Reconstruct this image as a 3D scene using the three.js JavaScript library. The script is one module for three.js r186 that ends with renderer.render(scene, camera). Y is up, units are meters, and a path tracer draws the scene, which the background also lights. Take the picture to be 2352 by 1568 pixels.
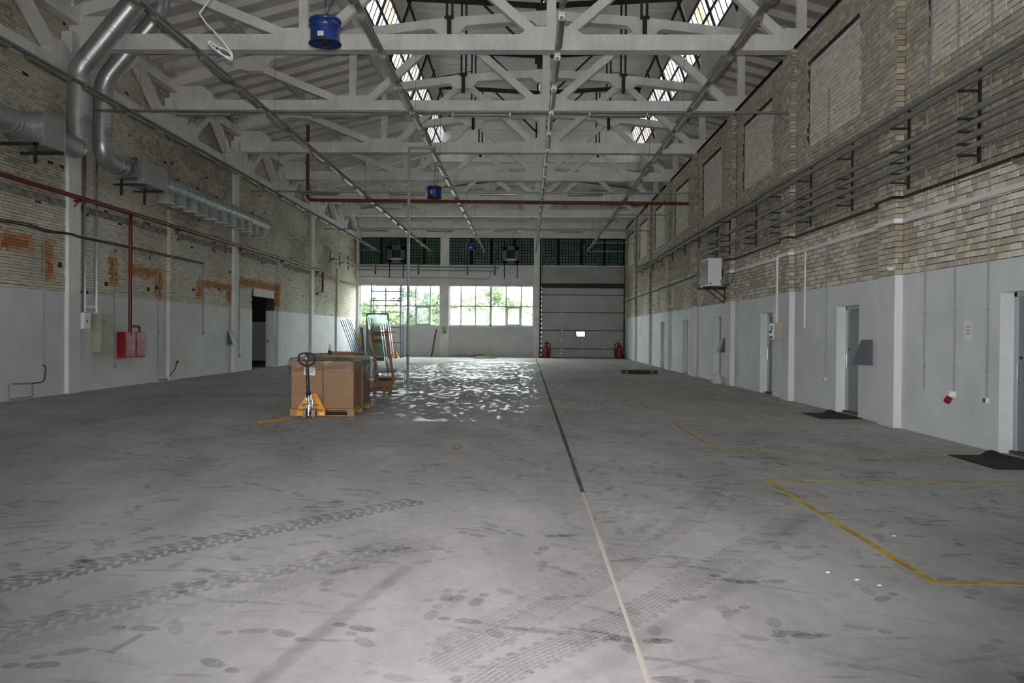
import * as THREE from 'three';
import { mergeGeometries } from 'three/addons/utils/BufferGeometryUtils.js';
import { RoundedBoxGeometry } from 'three/addons/geometries/RoundedBoxGeometry.js';

/* ---------- renderer, scene, camera, light ---------- */
const renderer = new THREE.WebGLRenderer({ antialias: true });
renderer.toneMapping = THREE.LinearToneMapping;
renderer.toneMappingExposure = 1.0;
renderer.shadowMap.enabled = true;
const scene = new THREE.Scene();
scene.background = new THREE.Color(0.96, 0.975, 1.0);      // even overcast sky
scene.backgroundIntensity = 23.5;

// camera fitted to the photograph (depth Z runs away from the camera; three's z = -Z)
const FPX = 1898, EYE = 1.647, YAW = 0.0186, PITCH = 0.0095, ROLL = 0.008;
const fwd = new THREE.Vector3(-Math.sin(YAW) * Math.cos(PITCH), -Math.sin(PITCH), -Math.cos(YAW) * Math.cos(PITCH));
const right0 = new THREE.Vector3(Math.cos(YAW), 0, -Math.sin(YAW));
const up0 = new THREE.Vector3().crossVectors(right0, fwd);
const camR = right0.clone().multiplyScalar(Math.cos(ROLL)).addScaledVector(up0, Math.sin(ROLL));
const camU = up0.clone().multiplyScalar(Math.cos(ROLL)).addScaledVector(right0, -Math.sin(ROLL));
const camera = new THREE.PerspectiveCamera(2 * Math.atan(784 / FPX) * 180 / Math.PI, 1.5, 0.1, 400);
camera.position.set(0, EYE, 0);
camera.up.copy(camU);
camera.lookAt(camera.position.clone().add(fwd));
scene.add(camera);

// the photographer's flash: hard shadows just below wall fittings show it a hand above the lens
const flash = new THREE.SpotLight(0xfff8f6, 340, 0, 0.78, 0.85, 2);
flash.name = 'camera_flash';
flash.position.set(0.0, EYE + 0.16, 0.0);
flash.target.position.set(-0.6, 4.9, -22);
flash.castShadow = true;
flash.shadow.radius = 2;
scene.add(flash, flash.target);

/* ---------- helpers ---------- */
let seed = 20240611;
const rnd = () => { seed = (seed + 0x6D2B79F5) | 0; let t = Math.imul(seed ^ (seed >>> 15), 1 | seed); t = (t + Math.imul(t ^ (t >>> 7), 61 | t)) ^ t; return ((t ^ (t >>> 14)) >>> 0) / 4294967296; };
const rr = (a, b) => a + (b - a) * rnd();
const V = (X, Y, Z) => new THREE.Vector3(X, Y, -Z);
// photo pixel -> point on the plane X=, Y= or Z= (depth)
function at(px, py, plane) {
  const d = fwd.clone().addScaledVector(camR, (px - 1176) / FPX).addScaledVector(camU, (784 - py) / FPX);
  d.z = -d.z;
  const k = Object.keys(plane)[0], v = plane[k];
  const t = k === 'X' ? v / d.x : k === 'Y' ? (v - EYE) / d.y : v / d.z;
  return [d.x * t, EYE + d.y * t, d.z * t];
}
function toPx(v) { const d = v.clone().sub(camera.position); const w = d.dot(fwd); return [1176 + FPX * d.dot(camR) / w, 784 - FPX * d.dot(camU) / w, w]; }

const used = {};
function uniq(n) { const c = used[n] = (used[n] || 0) + 1; return c === 1 ? n : n + '_' + String(c - 1).padStart(3, '0'); }
// uv in metres, projected along the face normal
function metreUV(g) {
  if (g.userData.keepUV) return g;
  const p = g.attributes.position, n = g.attributes.normal, uv = new Float32Array(p.count * 2);
  for (let i = 0; i < p.count; i++) {
    const ax = Math.abs(n.getX(i)), ay = Math.abs(n.getY(i)), az = Math.abs(n.getZ(i));
    let a, b;
    if (ay >= ax && ay >= az) { a = p.getX(i); b = p.getZ(i); } else if (ax >= az) { a = p.getZ(i); b = p.getY(i); } else { a = p.getX(i); b = p.getY(i); }
    uv[2 * i] = a; uv[2 * i + 1] = b;
  }
  g.setAttribute('uv', new THREE.BufferAttribute(uv, 2));
  return g;
}
function join(gs) {
  gs = Array.isArray(gs) ? gs : [gs];
  if (gs.length === 1) return metreUV(gs[0]);
  gs = gs.map(g => { const k = g.index ? g.toNonIndexed() : g; k.userData = g.userData; metreUV(k); for (const a of Object.keys(k.attributes)) if (!['position', 'normal', 'uv'].includes(a)) k.deleteAttribute(a); return k; });
  return mergeGeometries(gs, false);
}
function mesh(name, g, m) { const o = new THREE.Mesh(g, m); o.name = name; o.castShadow = o.receiveShadow = true; return o; }
function tag(o, label, category, group, kind) { if (label) o.userData.label = label; if (category) o.userData.category = category; if (group) o.userData.group = group; if (kind) o.userData.kind = kind; return o; }
// a thing: Group at its base; positions in (X, Y, depth)
function thing(name, label, category, pos = [0, 0, 0], turn = 0, group) {
  const g = new THREE.Group(); g.name = uniq(name); g.position.copy(V(...pos)); g.rotation.y = turn; scene.add(g);
  return tag(g, label, category, group);
}
// part in the thing's own axes
function part(parent, name, gs, m, label) { const o = mesh(name, join(gs), m); parent.add(o); if (label) o.userData.label = label; return o; }
// part given in world coordinates; the thing must not be turned
function wpart(parent, name, gs, m, label) {
  const g = join(gs), off = new THREE.Vector3(); let p = parent; while (p && p !== scene) { off.add(p.position); p = p.parent; }
  g.translate(-off.x, -off.y, -off.z); const o = mesh(name, g, m); parent.add(o); if (label) o.userData.label = label; return o;
}
function single(name, gs, m, label, category, group) {   // a thing of one mesh given in world coordinates: origin moved to its base
  const g = join(gs); g.computeBoundingBox(); const b = g.boundingBox, c = [(b.min.x + b.max.x) / 2, b.min.y, (b.min.z + b.max.z) / 2];
  g.translate(-c[0], -c[1], -c[2]); const o = mesh(uniq(name), g, m); o.position.set(...c); scene.add(o); return tag(o, label, category, group);
}
function struct(name, gs, m) { const o = gs ? mesh(uniq(name), join(gs), m) : new THREE.Group(); o.name = gs ? o.name : uniq(name); o.userData.kind = 'structure'; scene.add(o); return o; }
function dup(o, pos, turn, label, group) { const c = o.clone(); c.userData = { ...o.userData }; c.name = uniq(o.name.replace(/_\d{3}$/, '')); if (pos) c.position.copy(V(...pos)); if (turn !== undefined) c.rotation.y = turn; scene.add(c); return tag(c, label, null, group); }

// geometry: local/three axes
const bx = (cx, cy, cz, w, h, d) => new THREE.BoxGeometry(w, h, d).translate(cx, cy, cz);
const rbx = (cx, cy, cz, w, h, d, r = 0.01, s = 1) => new RoundedBoxGeometry(w, h, d, s, r).translate(cx, cy, cz);
// world box from ranges, depth Z
const wbx = (x0, x1, y0, y1, z0, z1) => new THREE.BoxGeometry(x1 - x0, y1 - y0, z1 - z0).translate((x0 + x1) / 2, (y0 + y1) / 2, -(z0 + z1) / 2);
function cyl(a, b, r, seg = 12, r2 = r, open = false) {
  const d = b.clone().sub(a), g = new THREE.CylinderGeometry(r2, r, d.length(), seg, 1, open);
  g.applyQuaternion(new THREE.Quaternion().setFromUnitVectors(new THREE.Vector3(0, 1, 0), d.clone().normalize()));
  return g.translate((a.x + b.x) / 2, (a.y + b.y) / 2, (a.z + b.z) / 2);
}
// rectangular bar from a to b, width w across, depth h, 'side' = direction of the width
function bar(a, b, w, h, side = new THREE.Vector3(0, 0, 1)) {
  const d = b.clone().sub(a), L = d.length(), y = d.normalize(), z = side.clone().addScaledVector(y, -side.dot(y)).normalize(), x = new THREE.Vector3().crossVectors(y, z);
  return new THREE.BoxGeometry(h, L, w).applyMatrix4(new THREE.Matrix4().makeBasis(x, y, z)).translate((a.x + b.x) / 2, (a.y + b.y) / 2, (a.z + b.z) / 2);
}
const tube = (pts, r, n = 40, s = 8, tension = 0.5) => new THREE.TubeGeometry(new THREE.CatmullRomCurve3(pts, false, 'catmullrom', tension), n, r, s, false);
// pipe along straight legs with rounded bends
function pipe(pts, r, bend = 0.1, s = 10) {
  const path = new THREE.CurvePath(); let p = pts[0];
  for (let i = 1; i < pts.length; i++) {
    const q = pts[i];
    if (i < pts.length - 1) {
      const a = q.clone().add(p.clone().sub(q).setLength(Math.min(bend, q.distanceTo(p) * 0.45))), b = q.clone().add(pts[i + 1].clone().sub(q).setLength(Math.min(bend, q.distanceTo(pts[i + 1]) * 0.45)));
      path.add(new THREE.LineCurve3(p, a)); path.add(new THREE.QuadraticBezierCurve3(a, q, b)); p = b;
    } else path.add(new THREE.LineCurve3(p, q));
  }
  return mergeGeometries(path.curves.map(c => new THREE.TubeGeometry(c, c.isLineCurve3 ? 1 : 6, r, s, false)));
}
// prism: 2-D outline [[u,v]...] extruded by t along +w, mapped by basis (U,V,W) at origin O
function prism(outline, t, O, U, Vv, W, bevel = 0) {
  const s = new THREE.Shape(outline.map(p => new THREE.Vector2(p[0], p[1])));
  const g = new THREE.ExtrudeGeometry(s, { depth: t, bevelEnabled: bevel > 0, bevelSize: bevel, bevelThickness: bevel, bevelSegments: 1, curveSegments: 6 });
  const m = new THREE.Matrix4().makeBasis(U, Vv, W).setPosition(O); g.applyMatrix4(m);
  if (m.determinant() < 0) for (const a of Object.values(g.attributes)) for (let i = 0; i < a.count; i += 3) for (let k = 0; k < a.itemSize; k++) { const p = (i + 1) * a.itemSize + k, q = (i + 2) * a.itemSize + k, t = a.array[p]; a.array[p] = a.array[q]; a.array[q] = t; }
  return g;
}
const ex = new THREE.Vector3(1, 0, 0), ey = new THREE.Vector3(0, 1, 0), ez = new THREE.Vector3(0, 0, 1);

/* ---------- textures ---------- */
const P2 = new Float32Array(65536); { let s = 7; for (let i = 0; i < 65536; i++) { s = (Math.imul(s, 1664525) + 1013904223) >>> 0; P2[i] = s / 4294967296; } }
function vnoise(x, y, per) {   // value noise, tiling with period per (cells)
  const xi = Math.floor(x), yi = Math.floor(y), fx = x - xi, fy = y - yi, u = fx * fx * (3 - 2 * fx), v = fy * fy * (3 - 2 * fy);
  const m = (a) => ((a % per) + per) % per, x0 = m(xi), x1 = m(xi + 1), y0 = m(yi), y1 = m(yi + 1);
  const h = (a, b) => P2[(a * 131 + b * 7919 + per * 53) & 65535];
  return (h(x0, y0) * (1 - u) + h(x1, y0) * u) * (1 - v) + (h(x0, y1) * (1 - u) + h(x1, y1) * u) * v;
}
const fbm = (x, y, per, oct = 4) => { let s = 0, a = 0.5, t = 0; for (let o = 0; o < oct; o++) { s += a * vnoise(x, y, per); t += a; x *= 2; y *= 2; per *= 2; a *= 0.5; } return s / t; };
function dtex(w, h, fn, srgb = true, rep = null) {
  const d = new Uint8Array(w * h * 4);
  for (let j = 0; j < h; j++) for (let i = 0; i < w; i++) { const c = fn(i, j), k = 4 * (j * w + i); d[k] = c[0]; d[k + 1] = c[1]; d[k + 2] = c[2]; d[k + 3] = 255; }
  const t = new THREE.DataTexture(d, w, h, THREE.RGBAFormat);
  t.magFilter = THREE.LinearFilter; t.minFilter = THREE.LinearMipmapLinearFilter; t.generateMipmaps = true;
  t.wrapS = t.wrapT = THREE.RepeatWrapping; if (srgb) t.colorSpace = THREE.SRGBColorSpace; if (rep) t.repeat.set(rep[0], rep[1]); t.needsUpdate = true; return t;
}
const cl = (v) => v < 0 ? 0 : v > 255 ? 255 : v;
const grey = (v) => [cl(v), cl(v), cl(v)];
// mottled paint / plaster: 4 m tile
const plasterTex = dtex(512, 512, (i, j) => { const u = i / 512, v = j / 512, n = fbm(u * 6, v * 6, 6, 5), f = vnoise(u * 256, v * 256, 256); return grey(238 + 30 * (n - 0.5) + 10 * (f - 0.5)); }, true, [0.25, 0.25]);
const plasterBump = dtex(512, 512, (i, j) => { const u = i / 512, v = j / 512; return grey(90 + 90 * fbm(u * 20, v * 20, 20, 4) + 40 * vnoise(u * 170, v * 170, 170)); }, false, [0.5, 0.5]);
// whitewashed concrete: scuffs, pores and drips, 3 m tile
const concTex = dtex(512, 512, (i, j) => { const u = i / 512, v = j / 512, n = fbm(u * 5, v * 5, 5, 6), sc = fbm(u * 40, v * 9, 360, 3); let g = 238 + 40 * (n - 0.5) + 16 * (sc - 0.5); const pore = vnoise(u * 128, v * 128, 128); if (pore > 0.93) g -= 50; return [cl(g), cl(g - 1), cl(g - 3)]; }, true, [0.333, 0.333]);
const brickTex = dtex(256, 256, (i, j) => { const u = i / 256, v = j / 256; return grey(226 + 60 * (fbm(u * 8, v * 8, 8, 5) - 0.4) - (vnoise(u * 60, v * 60, 60) > 0.9 ? 45 : 0)); }, true, [3, 3]);
const mortarTex = dtex(256, 256, (i, j) => { const u = i / 256, v = j / 256; return grey(190 + 110 * (fbm(u * 10, v * 10, 10, 5) - 0.5)); }, true, [1, 1]);
const woodTex = dtex(256, 512, (i, j) => { const u = i / 256, v = j / 512, r = Math.sin((u * 9 + 2.2 * fbm(u * 3, v * 2, 6, 4)) * 6.283 * 2); const g = 214 + 8 * r + 30 * (vnoise(u * 90, v * 6, 540) - 0.5); return [cl(g), cl(g * 0.97), cl(g * 0.92)]; }, true, [2.2, 0.8]);
const cardTex = dtex(256, 256, (i, j) => { const u = i / 256, v = j / 256; return grey(222 + 26 * (fbm(u * 6, v * 6, 6, 4) - 0.5) + 7 * Math.sin(v * 6.283 * 64)); }, true, [1.5, 1.5]);
const spangle = dtex(256, 256, (i, j) => { const u = i / 256, v = j / 256; return grey(228 + 26 * (vnoise(u * 34, v * 34, 34) - 0.5) + 20 * (vnoise(u * 9, v * 9, 9) - 0.5)); }, true, [3, 3]);
const spangleR = dtex(256, 256, (i, j) => { const u = i / 256, v = j / 256; return grey(150 + 40 * (fbm(u * 12, v * 12, 12, 3) - 0.5)); }, false, [3, 3]);
const rustTex = dtex(256, 256, (i, j) => { const u = i / 256, v = j / 256, n = fbm(u * 7, v * 7, 7, 5); return grey(215 + 80 * (n - 0.5)); }, true, [1.3, 1.3]);

/* ---------- materials ---------- */
const S = (o) => new THREE.MeshStandardMaterial(o);
const M = {
  dado: S({ color: 0xe4e8ea, roughness: 0.72, map: plasterTex, bumpMap: plasterBump, bumpScale: 0.004 }),
  jamb: S({ color: 0xe6e2ea, roughness: 0.75, map: plasterTex, bumpMap: plasterBump, bumpScale: 0.003 }),
  endwall: S({ color: 0xdedcdc, roughness: 0.8, map: plasterTex, bumpMap: plasterBump, bumpScale: 0.006 }),
  conc: S({ color: 0xf2f1f1, roughness: 0.86, map: concTex, bumpMap: plasterBump, bumpScale: 0.006 }),
  slab: S({ color: 0xdddcd9, roughness: 0.9, map: concTex, bumpMap: plasterBump, bumpScale: 0.005 }),
  gable: S({ color: 0xf2f2ee, roughness: 0.8, map: plasterTex }),
  mortarR: S({ color: 0x736c63, roughness: 0.95, map: mortarTex }),
  mortarL: S({ color: 0x615a50, roughness: 0.95, map: mortarTex }),
  band: S({ color: 0xb5b1aa, roughness: 0.92, map: mortarTex }),
  zinc: S({ color: 0xc6cccd, roughness: 0.62, metalness: 0.72, map: spangle, roughnessMap: spangleR }),
  zincFlat: S({ color: 0xbcc3c4, roughness: 0.45, metalness: 0.55, map: spangle }),
  tray: S({ color: 0x9da3a4, roughness: 0.5, metalness: 0.8, map: spangle }),
  alu: S({ color: 0xc9cccd, roughness: 0.25, metalness: 0.95 }),
  chrome: S({ color: 0xd5d5d5, roughness: 0.18, metalness: 1 }),
  darkSteel: S({ color: 0x3d3e3a, roughness: 0.7, metalness: 0.3, map: rustTex }),
  rustSteel: S({ color: 0x3a2a24, roughness: 0.85, metalness: 0.2, map: rustTex }),
  pipeGrey: S({ color: 0xa2a29c, roughness: 0.55, metalness: 0.15, map: rustTex }),
  black: S({ color: 0x191a1b, roughness: 0.55 }),
  rubber: S({ color: 0x2f2f31, roughness: 0.95, map: mortarTex }),
  redPipe: S({ color: 0x7a1a1c, roughness: 0.42, map: rustTex }),
  redCab: S({ color: 0xa02325, roughness: 0.45, map: plasterTex }),
  brownPipe: S({ color: 0x7b3a1e, roughness: 0.55, map: rustTex }),
  beigeCab: S({ color: 0xa9a793, roughness: 0.5, map: plasterTex }),
  boxBeige: S({ color: 0xa79f92, roughness: 0.6, map: plasterTex }),
  whiteCab: S({ color: 0xd8dadb, roughness: 0.45 }),
  white: S({ color: 0xdadcda, roughness: 0.5 }),
  plasticGrey: S({ color: 0x8b8f90, roughness: 0.5 }),
  lampBody: S({ color: 0x85877f, roughness: 0.5, map: plasterTex }),
  diffuser: new THREE.MeshPhysicalMaterial({ color: 0x73705f, roughness: 0.25, clearcoat: 0.7, clearcoatRoughness: 0.12 }),
  blue: new THREE.MeshPhysicalMaterial({ color: 0x15357f, roughness: 0.35, clearcoat: 0.5, clearcoatRoughness: 0.2 }),
  grill: S({ color: 0x3a3b3a, roughness: 0.6, metalness: 0.4 }),
  wedge: S({ color: 0x565b62, roughness: 0.55, map: plasterTex }),
  wedgeL: S({ color: 0x4b5c62, roughness: 0.5, map: plasterTex }),
  doorGrey: S({ color: 0x8f979c, roughness: 0.45, map: plasterTex }),
  doorFrame: S({ color: 0xaab0b6, roughness: 0.4 }),
  oldGreen: S({ color: 0x5d6a60, roughness: 0.85, map: rustTex }),
  pvc: S({ color: 0xd4d6d4, roughness: 0.4 }),
  gate: S({ color: 0xb4b6b4, roughness: 0.5, map: plasterTex }),
  gateTop: S({ color: 0xa9a6a5, roughness: 0.7, map: plasterTex }),
  greenGlass: new THREE.MeshPhysicalMaterial({ color: 0x3f6e5d, roughness: 0.3, map: brickTex, clearcoat: 0.4 }),
  greenMortar: S({ color: 0x2a302d, roughness: 0.9, map: mortarTex }),
  pane: new THREE.MeshPhysicalMaterial({ color: 0xf4faf6, transmission: 1, thickness: 0, roughness: 0.06, ior: 1.45 }),
  roofLight: new THREE.MeshPhysicalMaterial({ color: 0x4a4d4c, transmission: 0.95, thickness: 0, roughness: 0.9, ior: 1.4 }),
  card: S({ color: 0xa88468, roughness: 0.85, map: cardTex }),
  cardDark: S({ color: 0x96775a, roughness: 0.85, map: cardTex }),
  tape: S({ color: 0x8a5f3b, roughness: 0.4 }),
  film: new THREE.MeshPhysicalMaterial({ color: 0xf2f2f2, transmission: 1, thickness: 0, roughness: 0.36, ior: 1.5 }),
  wood: S({ color: 0xb8966a, roughness: 0.8, map: woodTex }),
  woodOld: S({ color: 0x6e5742, roughness: 0.9, map: woodTex }),
  woodRed: S({ color: 0xa37a5e, roughness: 0.8, map: woodTex }),
  woodOrange: S({ color: 0xb58a50, roughness: 0.75, map: woodTex }),
  yellow: S({ color: 0xd9900c, roughness: 0.4 }),
  yellowPaint: S({ color: 0xe0c24a, roughness: 0.7, map: mortarTex }),
  crateGlass: new THREE.MeshPhysicalMaterial({ color: 0xa9c9bd, transmission: 0.85, thickness: 0, roughness: 0.05, ior: 1.5 }),
  glassEdge: S({ color: 0x5f8f80, roughness: 0.15 }),
  sack: S({ color: 0xc9cac8, roughness: 0.6 }),
  sand: S({ color: 0xb3a681, roughness: 1, map: mortarTex }),
  blueRod: S({ color: 0x2f5d8c, roughness: 0.4, metalness: 0.4 }),
  joint: S({ color: 0xb5ada4, roughness: 0.95 }),
  jointDark: S({ color: 0x6b665c, roughness: 0.95, map: mortarTex }),
  extRed: S({ color: 0x8c1318, roughness: 0.35 }),
  bark: S({ color: 0x5b4c3a, roughness: 0.95 }),
  grass: S({ color: 0x8f9480, roughness: 1 }),
};
const paperCanvas = (w, h, draw, bg = '#e2e2de') => { const c = document.createElement('canvas'); c.width = w; c.height = h; const x = c.getContext('2d'); x.fillStyle = bg; x.fillRect(0, 0, w, h); draw(x); const t = new THREE.CanvasTexture(c); t.colorSpace = THREE.SRGBColorSpace; return t; };
// a printed sheet: thin box whose front (+z) carries the print
function sheet(parent, name, w, h, tex, pos, rotY = 0, rotZ = 0, thick = 0.003) {
  const side = S({ color: 0xcfcfcb, roughness: 0.8 }), front = S({ map: tex, roughness: 0.75 });
  const o = mesh(name, new THREE.BoxGeometry(w, h, thick), [side, side, side, side, front, side]);
  o.position.copy(pos); o.rotation.set(0, rotY, rotZ, 'YXZ'); parent.add(o); return o;
}
/* ---------- the building shell ---------- */
const XL = -11.94, XR = 6.74, XRP = 6.6, ZE = 57.4, ZB = -8.6, Z0 = 21.38, CX = 0.55, ZK = (k) => Z0 + 6 * k, JX = 0.59;

/* floor: slabs either side of the long joint */
function floorPaint(w, h, x0, x1, z0, z1, opt) {
  const a = new Float32Array(w * h), sx = w / (x1 - x0), sz = h / (z1 - z0);
  for (let j = 0; j < h; j++) for (let i = 0; i < w; i++) {
    const X = x0 + (i + 0.5) / sx + 40, Z = z0 + (j + 0.5) / sz + 40;
    const big = fbm(X * 0.35, Z * 0.22, 4096, 4), mid = fbm(X * 1.7 + Z * 0.3, Z * 0.8, 4096, 4), fine = fbm(X * 14, Z * 9, 4096, 3), sp = vnoise(X * 70, Z * 70, 8192);
    a[j * w + i] = opt.base + opt.big * (big - 0.5) + opt.mid * (mid - 0.5) + 15 * (fine - 0.5) + 7 * (sp - 0.5);
  }
  const put = (X, Z, r, fn) => {   // fn(dx,dz) -> change
    const i0 = Math.max(0, Math.floor((X - r - x0) * sx)), i1 = Math.min(w - 1, Math.ceil((X + r - x0) * sx)), j0 = Math.max(0, Math.floor((Z - r - z0) * sz)), j1 = Math.min(h - 1, Math.ceil((Z + r - z0) * sz));
    for (let j = j0; j <= j1; j++) for (let i = i0; i <= i1; i++) a[j * w + i] += fn(x0 + (i + 0.5) / sx - X, z0 + (j + 0.5) / sz - Z);
  };
  const foot = (X, Z, ang, s, ridged) => put(X, Z, 0.2, (dx, dz) => {
    const c = Math.cos(ang), n = Math.sin(ang), u = dx * c + dz * n, v = -dx * n + dz * c;
    const sole = ((u - 0.05) / 0.09) ** 2 + (v / 0.045) ** 2, heel = ((u + 0.1) / 0.045) ** 2 + (v / 0.034) ** 2, d = Math.min(sole, heel);
    if (d > 1) return 0; const g = vnoise((X + dx) * 60 + 900, (Z + dz) * 60 + 900, 8192);
    return -s * Math.min(1, (1 - d) * 4) * (0.45 + 0.75 * g) * (ridged && Math.sin(u * 520) > 0.2 ? 0.35 : 1);
  });
  const scuff = (X, Z, ang, L, s) => put(X, Z, L, (dx, dz) => { const c = Math.cos(ang), n = Math.sin(ang), u = dx * c + dz * n, v = -dx * n + dz * c + 0.25 * u * u; const d = (u / L) ** 2 + (v / (L * 0.12)) ** 2; return d > 1 ? 0 : -s * (1 - d) * (0.3 + vnoise((X + dx) * 45 + 500, (Z + dz) * 45 + 500, 8192)); });
  const track = (pts, halfW, s, kind) => {
    for (let q = 0; q + 1 < pts.length; q++) {
      const [ax, az] = pts[q], [bxx, bz] = pts[q + 1], L = Math.hypot(bxx - ax, bz - az), ux = (bxx - ax) / L, uz = (bz - az) / L, base = q ? pts.slice(0, q + 1).reduce((m, p, n) => n ? m + Math.hypot(p[0] - pts[n - 1][0], p[1] - pts[n - 1][1]) : 0, 0) : 0;
      const lo = Math.min(az, bz) - halfW, hi = Math.max(az, bz) + halfW, xl = Math.min(ax, bxx) - halfW, xh = Math.max(ax, bxx) + halfW;
      for (let j = Math.max(0, Math.floor((lo - z0) * sz)); j <= Math.min(h - 1, (hi - z0) * sz); j++) for (let i = Math.max(0, Math.floor((xl - x0) * sx)); i <= Math.min(w - 1, (xh - x0) * sx); i++) {
        const dx = x0 + (i + 0.5) / sx - ax, dz = z0 + (j + 0.5) / sz - az, u = dx * ux + dz * uz, v = -dx * uz + dz * ux;
        if (u < 0 || u > L || Math.abs(v) > halfW) continue;
        const S0 = u + base, t = Math.abs(v) / halfW, g = 0.55 + 0.8 * vnoise(dx * 9 + 700, dz * 9 + 700, 8192); let k = 0;
        if (kind === 'lug') { const row = Math.floor((v + halfW) / (halfW * 0.5)), f = ((S0 + (row & 1) * 0.06 + 0.5 * Math.abs(v)) / 0.12) % 1, r = ((v + halfW) / (halfW * 0.5)) % 1; k = f < 0.72 && r > 0.12 ? 1 : -0.25; }
        else if (kind === 'fine') { k = (Math.sin(v * 190) > 0.1 ? 0.8 : 0) + (((S0 + Math.abs(v) * 0.8) / 0.05) % 1 < 0.5 ? 0.35 : 0); if (t > 0.82) k = ((S0 / 0.1) % 1) < 0.5 ? 1 : 0; }
        else k = (1 - t * t) * 1.1;
        a[j * w + i] -= s * k * g;
      }
    }
  };
  opt.marks({ foot, scuff, track });
  return dtex(w, h, (i, j) => { const v = a[j * w + i], t = opt.tint; return [cl(v * t[0]), cl(v * t[1]), cl(v * t[2])]; });
}
const fl = (px, py) => { const p = at(px, py, { Y: 0 }); return [p[0], p[2]]; };
const NEAR0 = 2.9, NEAR1 = 15.4;
const marksNear = (xa, xb, n) => (k) => {
  k.track([fl(-150, 1378), fl(0, 1345), fl(480, 1243), fl(960, 1150)], 0.17, 34, 'lug');
  k.track([fl(-200, 1500), fl(0, 1455), fl(450, 1345), fl(925, 1250)], 0.16, 17, 'lug');
  k.track([fl(-200, 1540), fl(0, 1490), fl(500, 1385), fl(1000, 1240)], 0.12, 15, 'fine');
  k.track([fl(560, 1600), fl(700, 1480), fl(940, 1300)], 0.07, 20, 'smear');
  k.track([fl(250, 1500), fl(330, 1455)], 0.03, 26, 'smear');
  k.track([fl(1000, 1640), fl(1176, 1530), fl(1440, 1420), fl(1676, 1280), fl(1820, 1190)], 0.13, 22, 'fine');
  k.track([fl(1000, 1530), fl(1176, 1440), fl(1400, 1320), fl(1576, 1200), fl(1676, 1075)], 0.12, 16, 'fine');
  k.track([fl(1000, 1490), fl(1176, 1405), fl(1380, 1290), fl(1500, 1190)], 0.09, 13, 'fine');
  k.track([fl(1260, 1600), fl(1700, 1330), fl(1860, 1180)], 0.1, 11, 'smear');
  for (let i = 0; i < n; i++) k.foot(rr(xa, xb), NEAR0 + (NEAR1 - NEAR0) * rnd() ** 0.8, rr(0, 6.28), rr(8, 34), rnd() < 0.5);
  for (let i = 0; i < n * 0.8; i++) k.scuff(rr(xa, xb), rr(NEAR0, NEAR1), rr(-0.7, 0.5) + (rnd() < 0.5 ? 3.14 : 0), rr(0.06, 0.32), rr(8, 30));
  for (const [px, py, ang] of [[75, 1527, 0.1], [140, 1500, 0.5], [560, 1450, 0.2], [815, 1440, -0.4], [1400, 1465, 0.0], [1490, 1472, 0.1], [1700, 1335, -0.2], [1760, 1335, 0.1], [1580, 1375, 0.4], [1830, 1460, 0], [1290, 1230, 0.2]]) { const f = fl(px, py); k.foot(f[0], f[1], ang, 38, px % 20 < 10); }
};
const texNearL = floorPaint(2048, 2048, XL, JX, NEAR0, NEAR1, { base: 164, big: 26, mid: 44, tint: [1, 0.985, 0.995], marks: marksNear(-8, JX, 700) });
const texNearR = floorPaint(1024, 2048, JX, XR, NEAR0, NEAR1, { base: 164, big: 26, mid: 48, tint: [1, 0.985, 0.995], marks: marksNear(JX, XR, 700) });
const texFar = floorPaint(1024, 2048, XL, XR, NEAR1, ZE + 0.2, { base: 164, big: 26, mid: 26, tint: [1, 0.986, 0.986], marks: (k) => {
  for (let i = 0; i < 500; i++) k.scuff(rr(XL, XR), rr(NEAR1, 45), rr(-0.5, 0.5), rr(0.15, 0.6), rr(6, 20));
  k.track([[-2.6, 31], [0, 29.5], [1.2, 26]], 0.05, -22, 'smear'); k.track([[-9.5, 20], [-4, 22.5], [0, 31]], 0.2, 9, 'smear');
} });
// worn, polished patches shine between the dust
const roughFar = dtex(1024, 2048, (i, j) => {
  const X = XL + (i + 0.5) / 1024 * (XR - XL), Z = NEAR1 + (j + 0.5) / 2048 * (ZE + 0.2 - NEAR1);
  const n = fbm(X * 9 + 60, Z * 3.1 + 60, 4096, 4), m = fbm(X * 0.5 + 60, Z * 0.42 + 60, 4096, 3), lane = Math.max(0, 1 - Math.abs(X + 1.9) / 5.2);
  const s = n + 0.4 * (m - 0.5) + 0.2 * lane - 0.1; const shine = Math.min(1, Math.max(0, (s - 0.53) * 6));
  return grey(255 * (0.84 - 0.48 * shine));
}, false);
const roughNear = dtex(512, 1024, (i, j) => {
  const X = XL + (i + 0.5) / 512 * (XR - XL), Z = NEAR0 + (j + 0.5) / 1024 * (NEAR1 - NEAR0);
  const n = fbm(X * 6.5 + 60, Z * 2.4 + 60, 4096, 4), s = n - (NEAR1 - Z > 4.5 ? 0.3 : 0.1) + 0.12 * Math.max(0, 1 - Math.abs(X + 1.9) / 5); return grey(255 * (0.85 - 0.5 * Math.min(1, Math.max(0, (s - 0.48) * 6))));
}, false);
const floor = struct('floor');
function floorSlab(x0, x1, z0, z1, m, rect) {
  const g = wbx(x0, x1, -0.2, 0, z0, z1); g.userData.keepUV = true; const p = g.attributes.position, uv = g.attributes.uv;
  for (let i = 0; i < p.count; i++) uv.setXY(i, (p.getX(i) - rect[0]) / (rect[1] - rect[0]), (-p.getZ(i) - rect[2]) / (rect[3] - rect[2]));
  const o = mesh('floor_slab', g, m); floor.add(o); return o;
}
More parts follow.
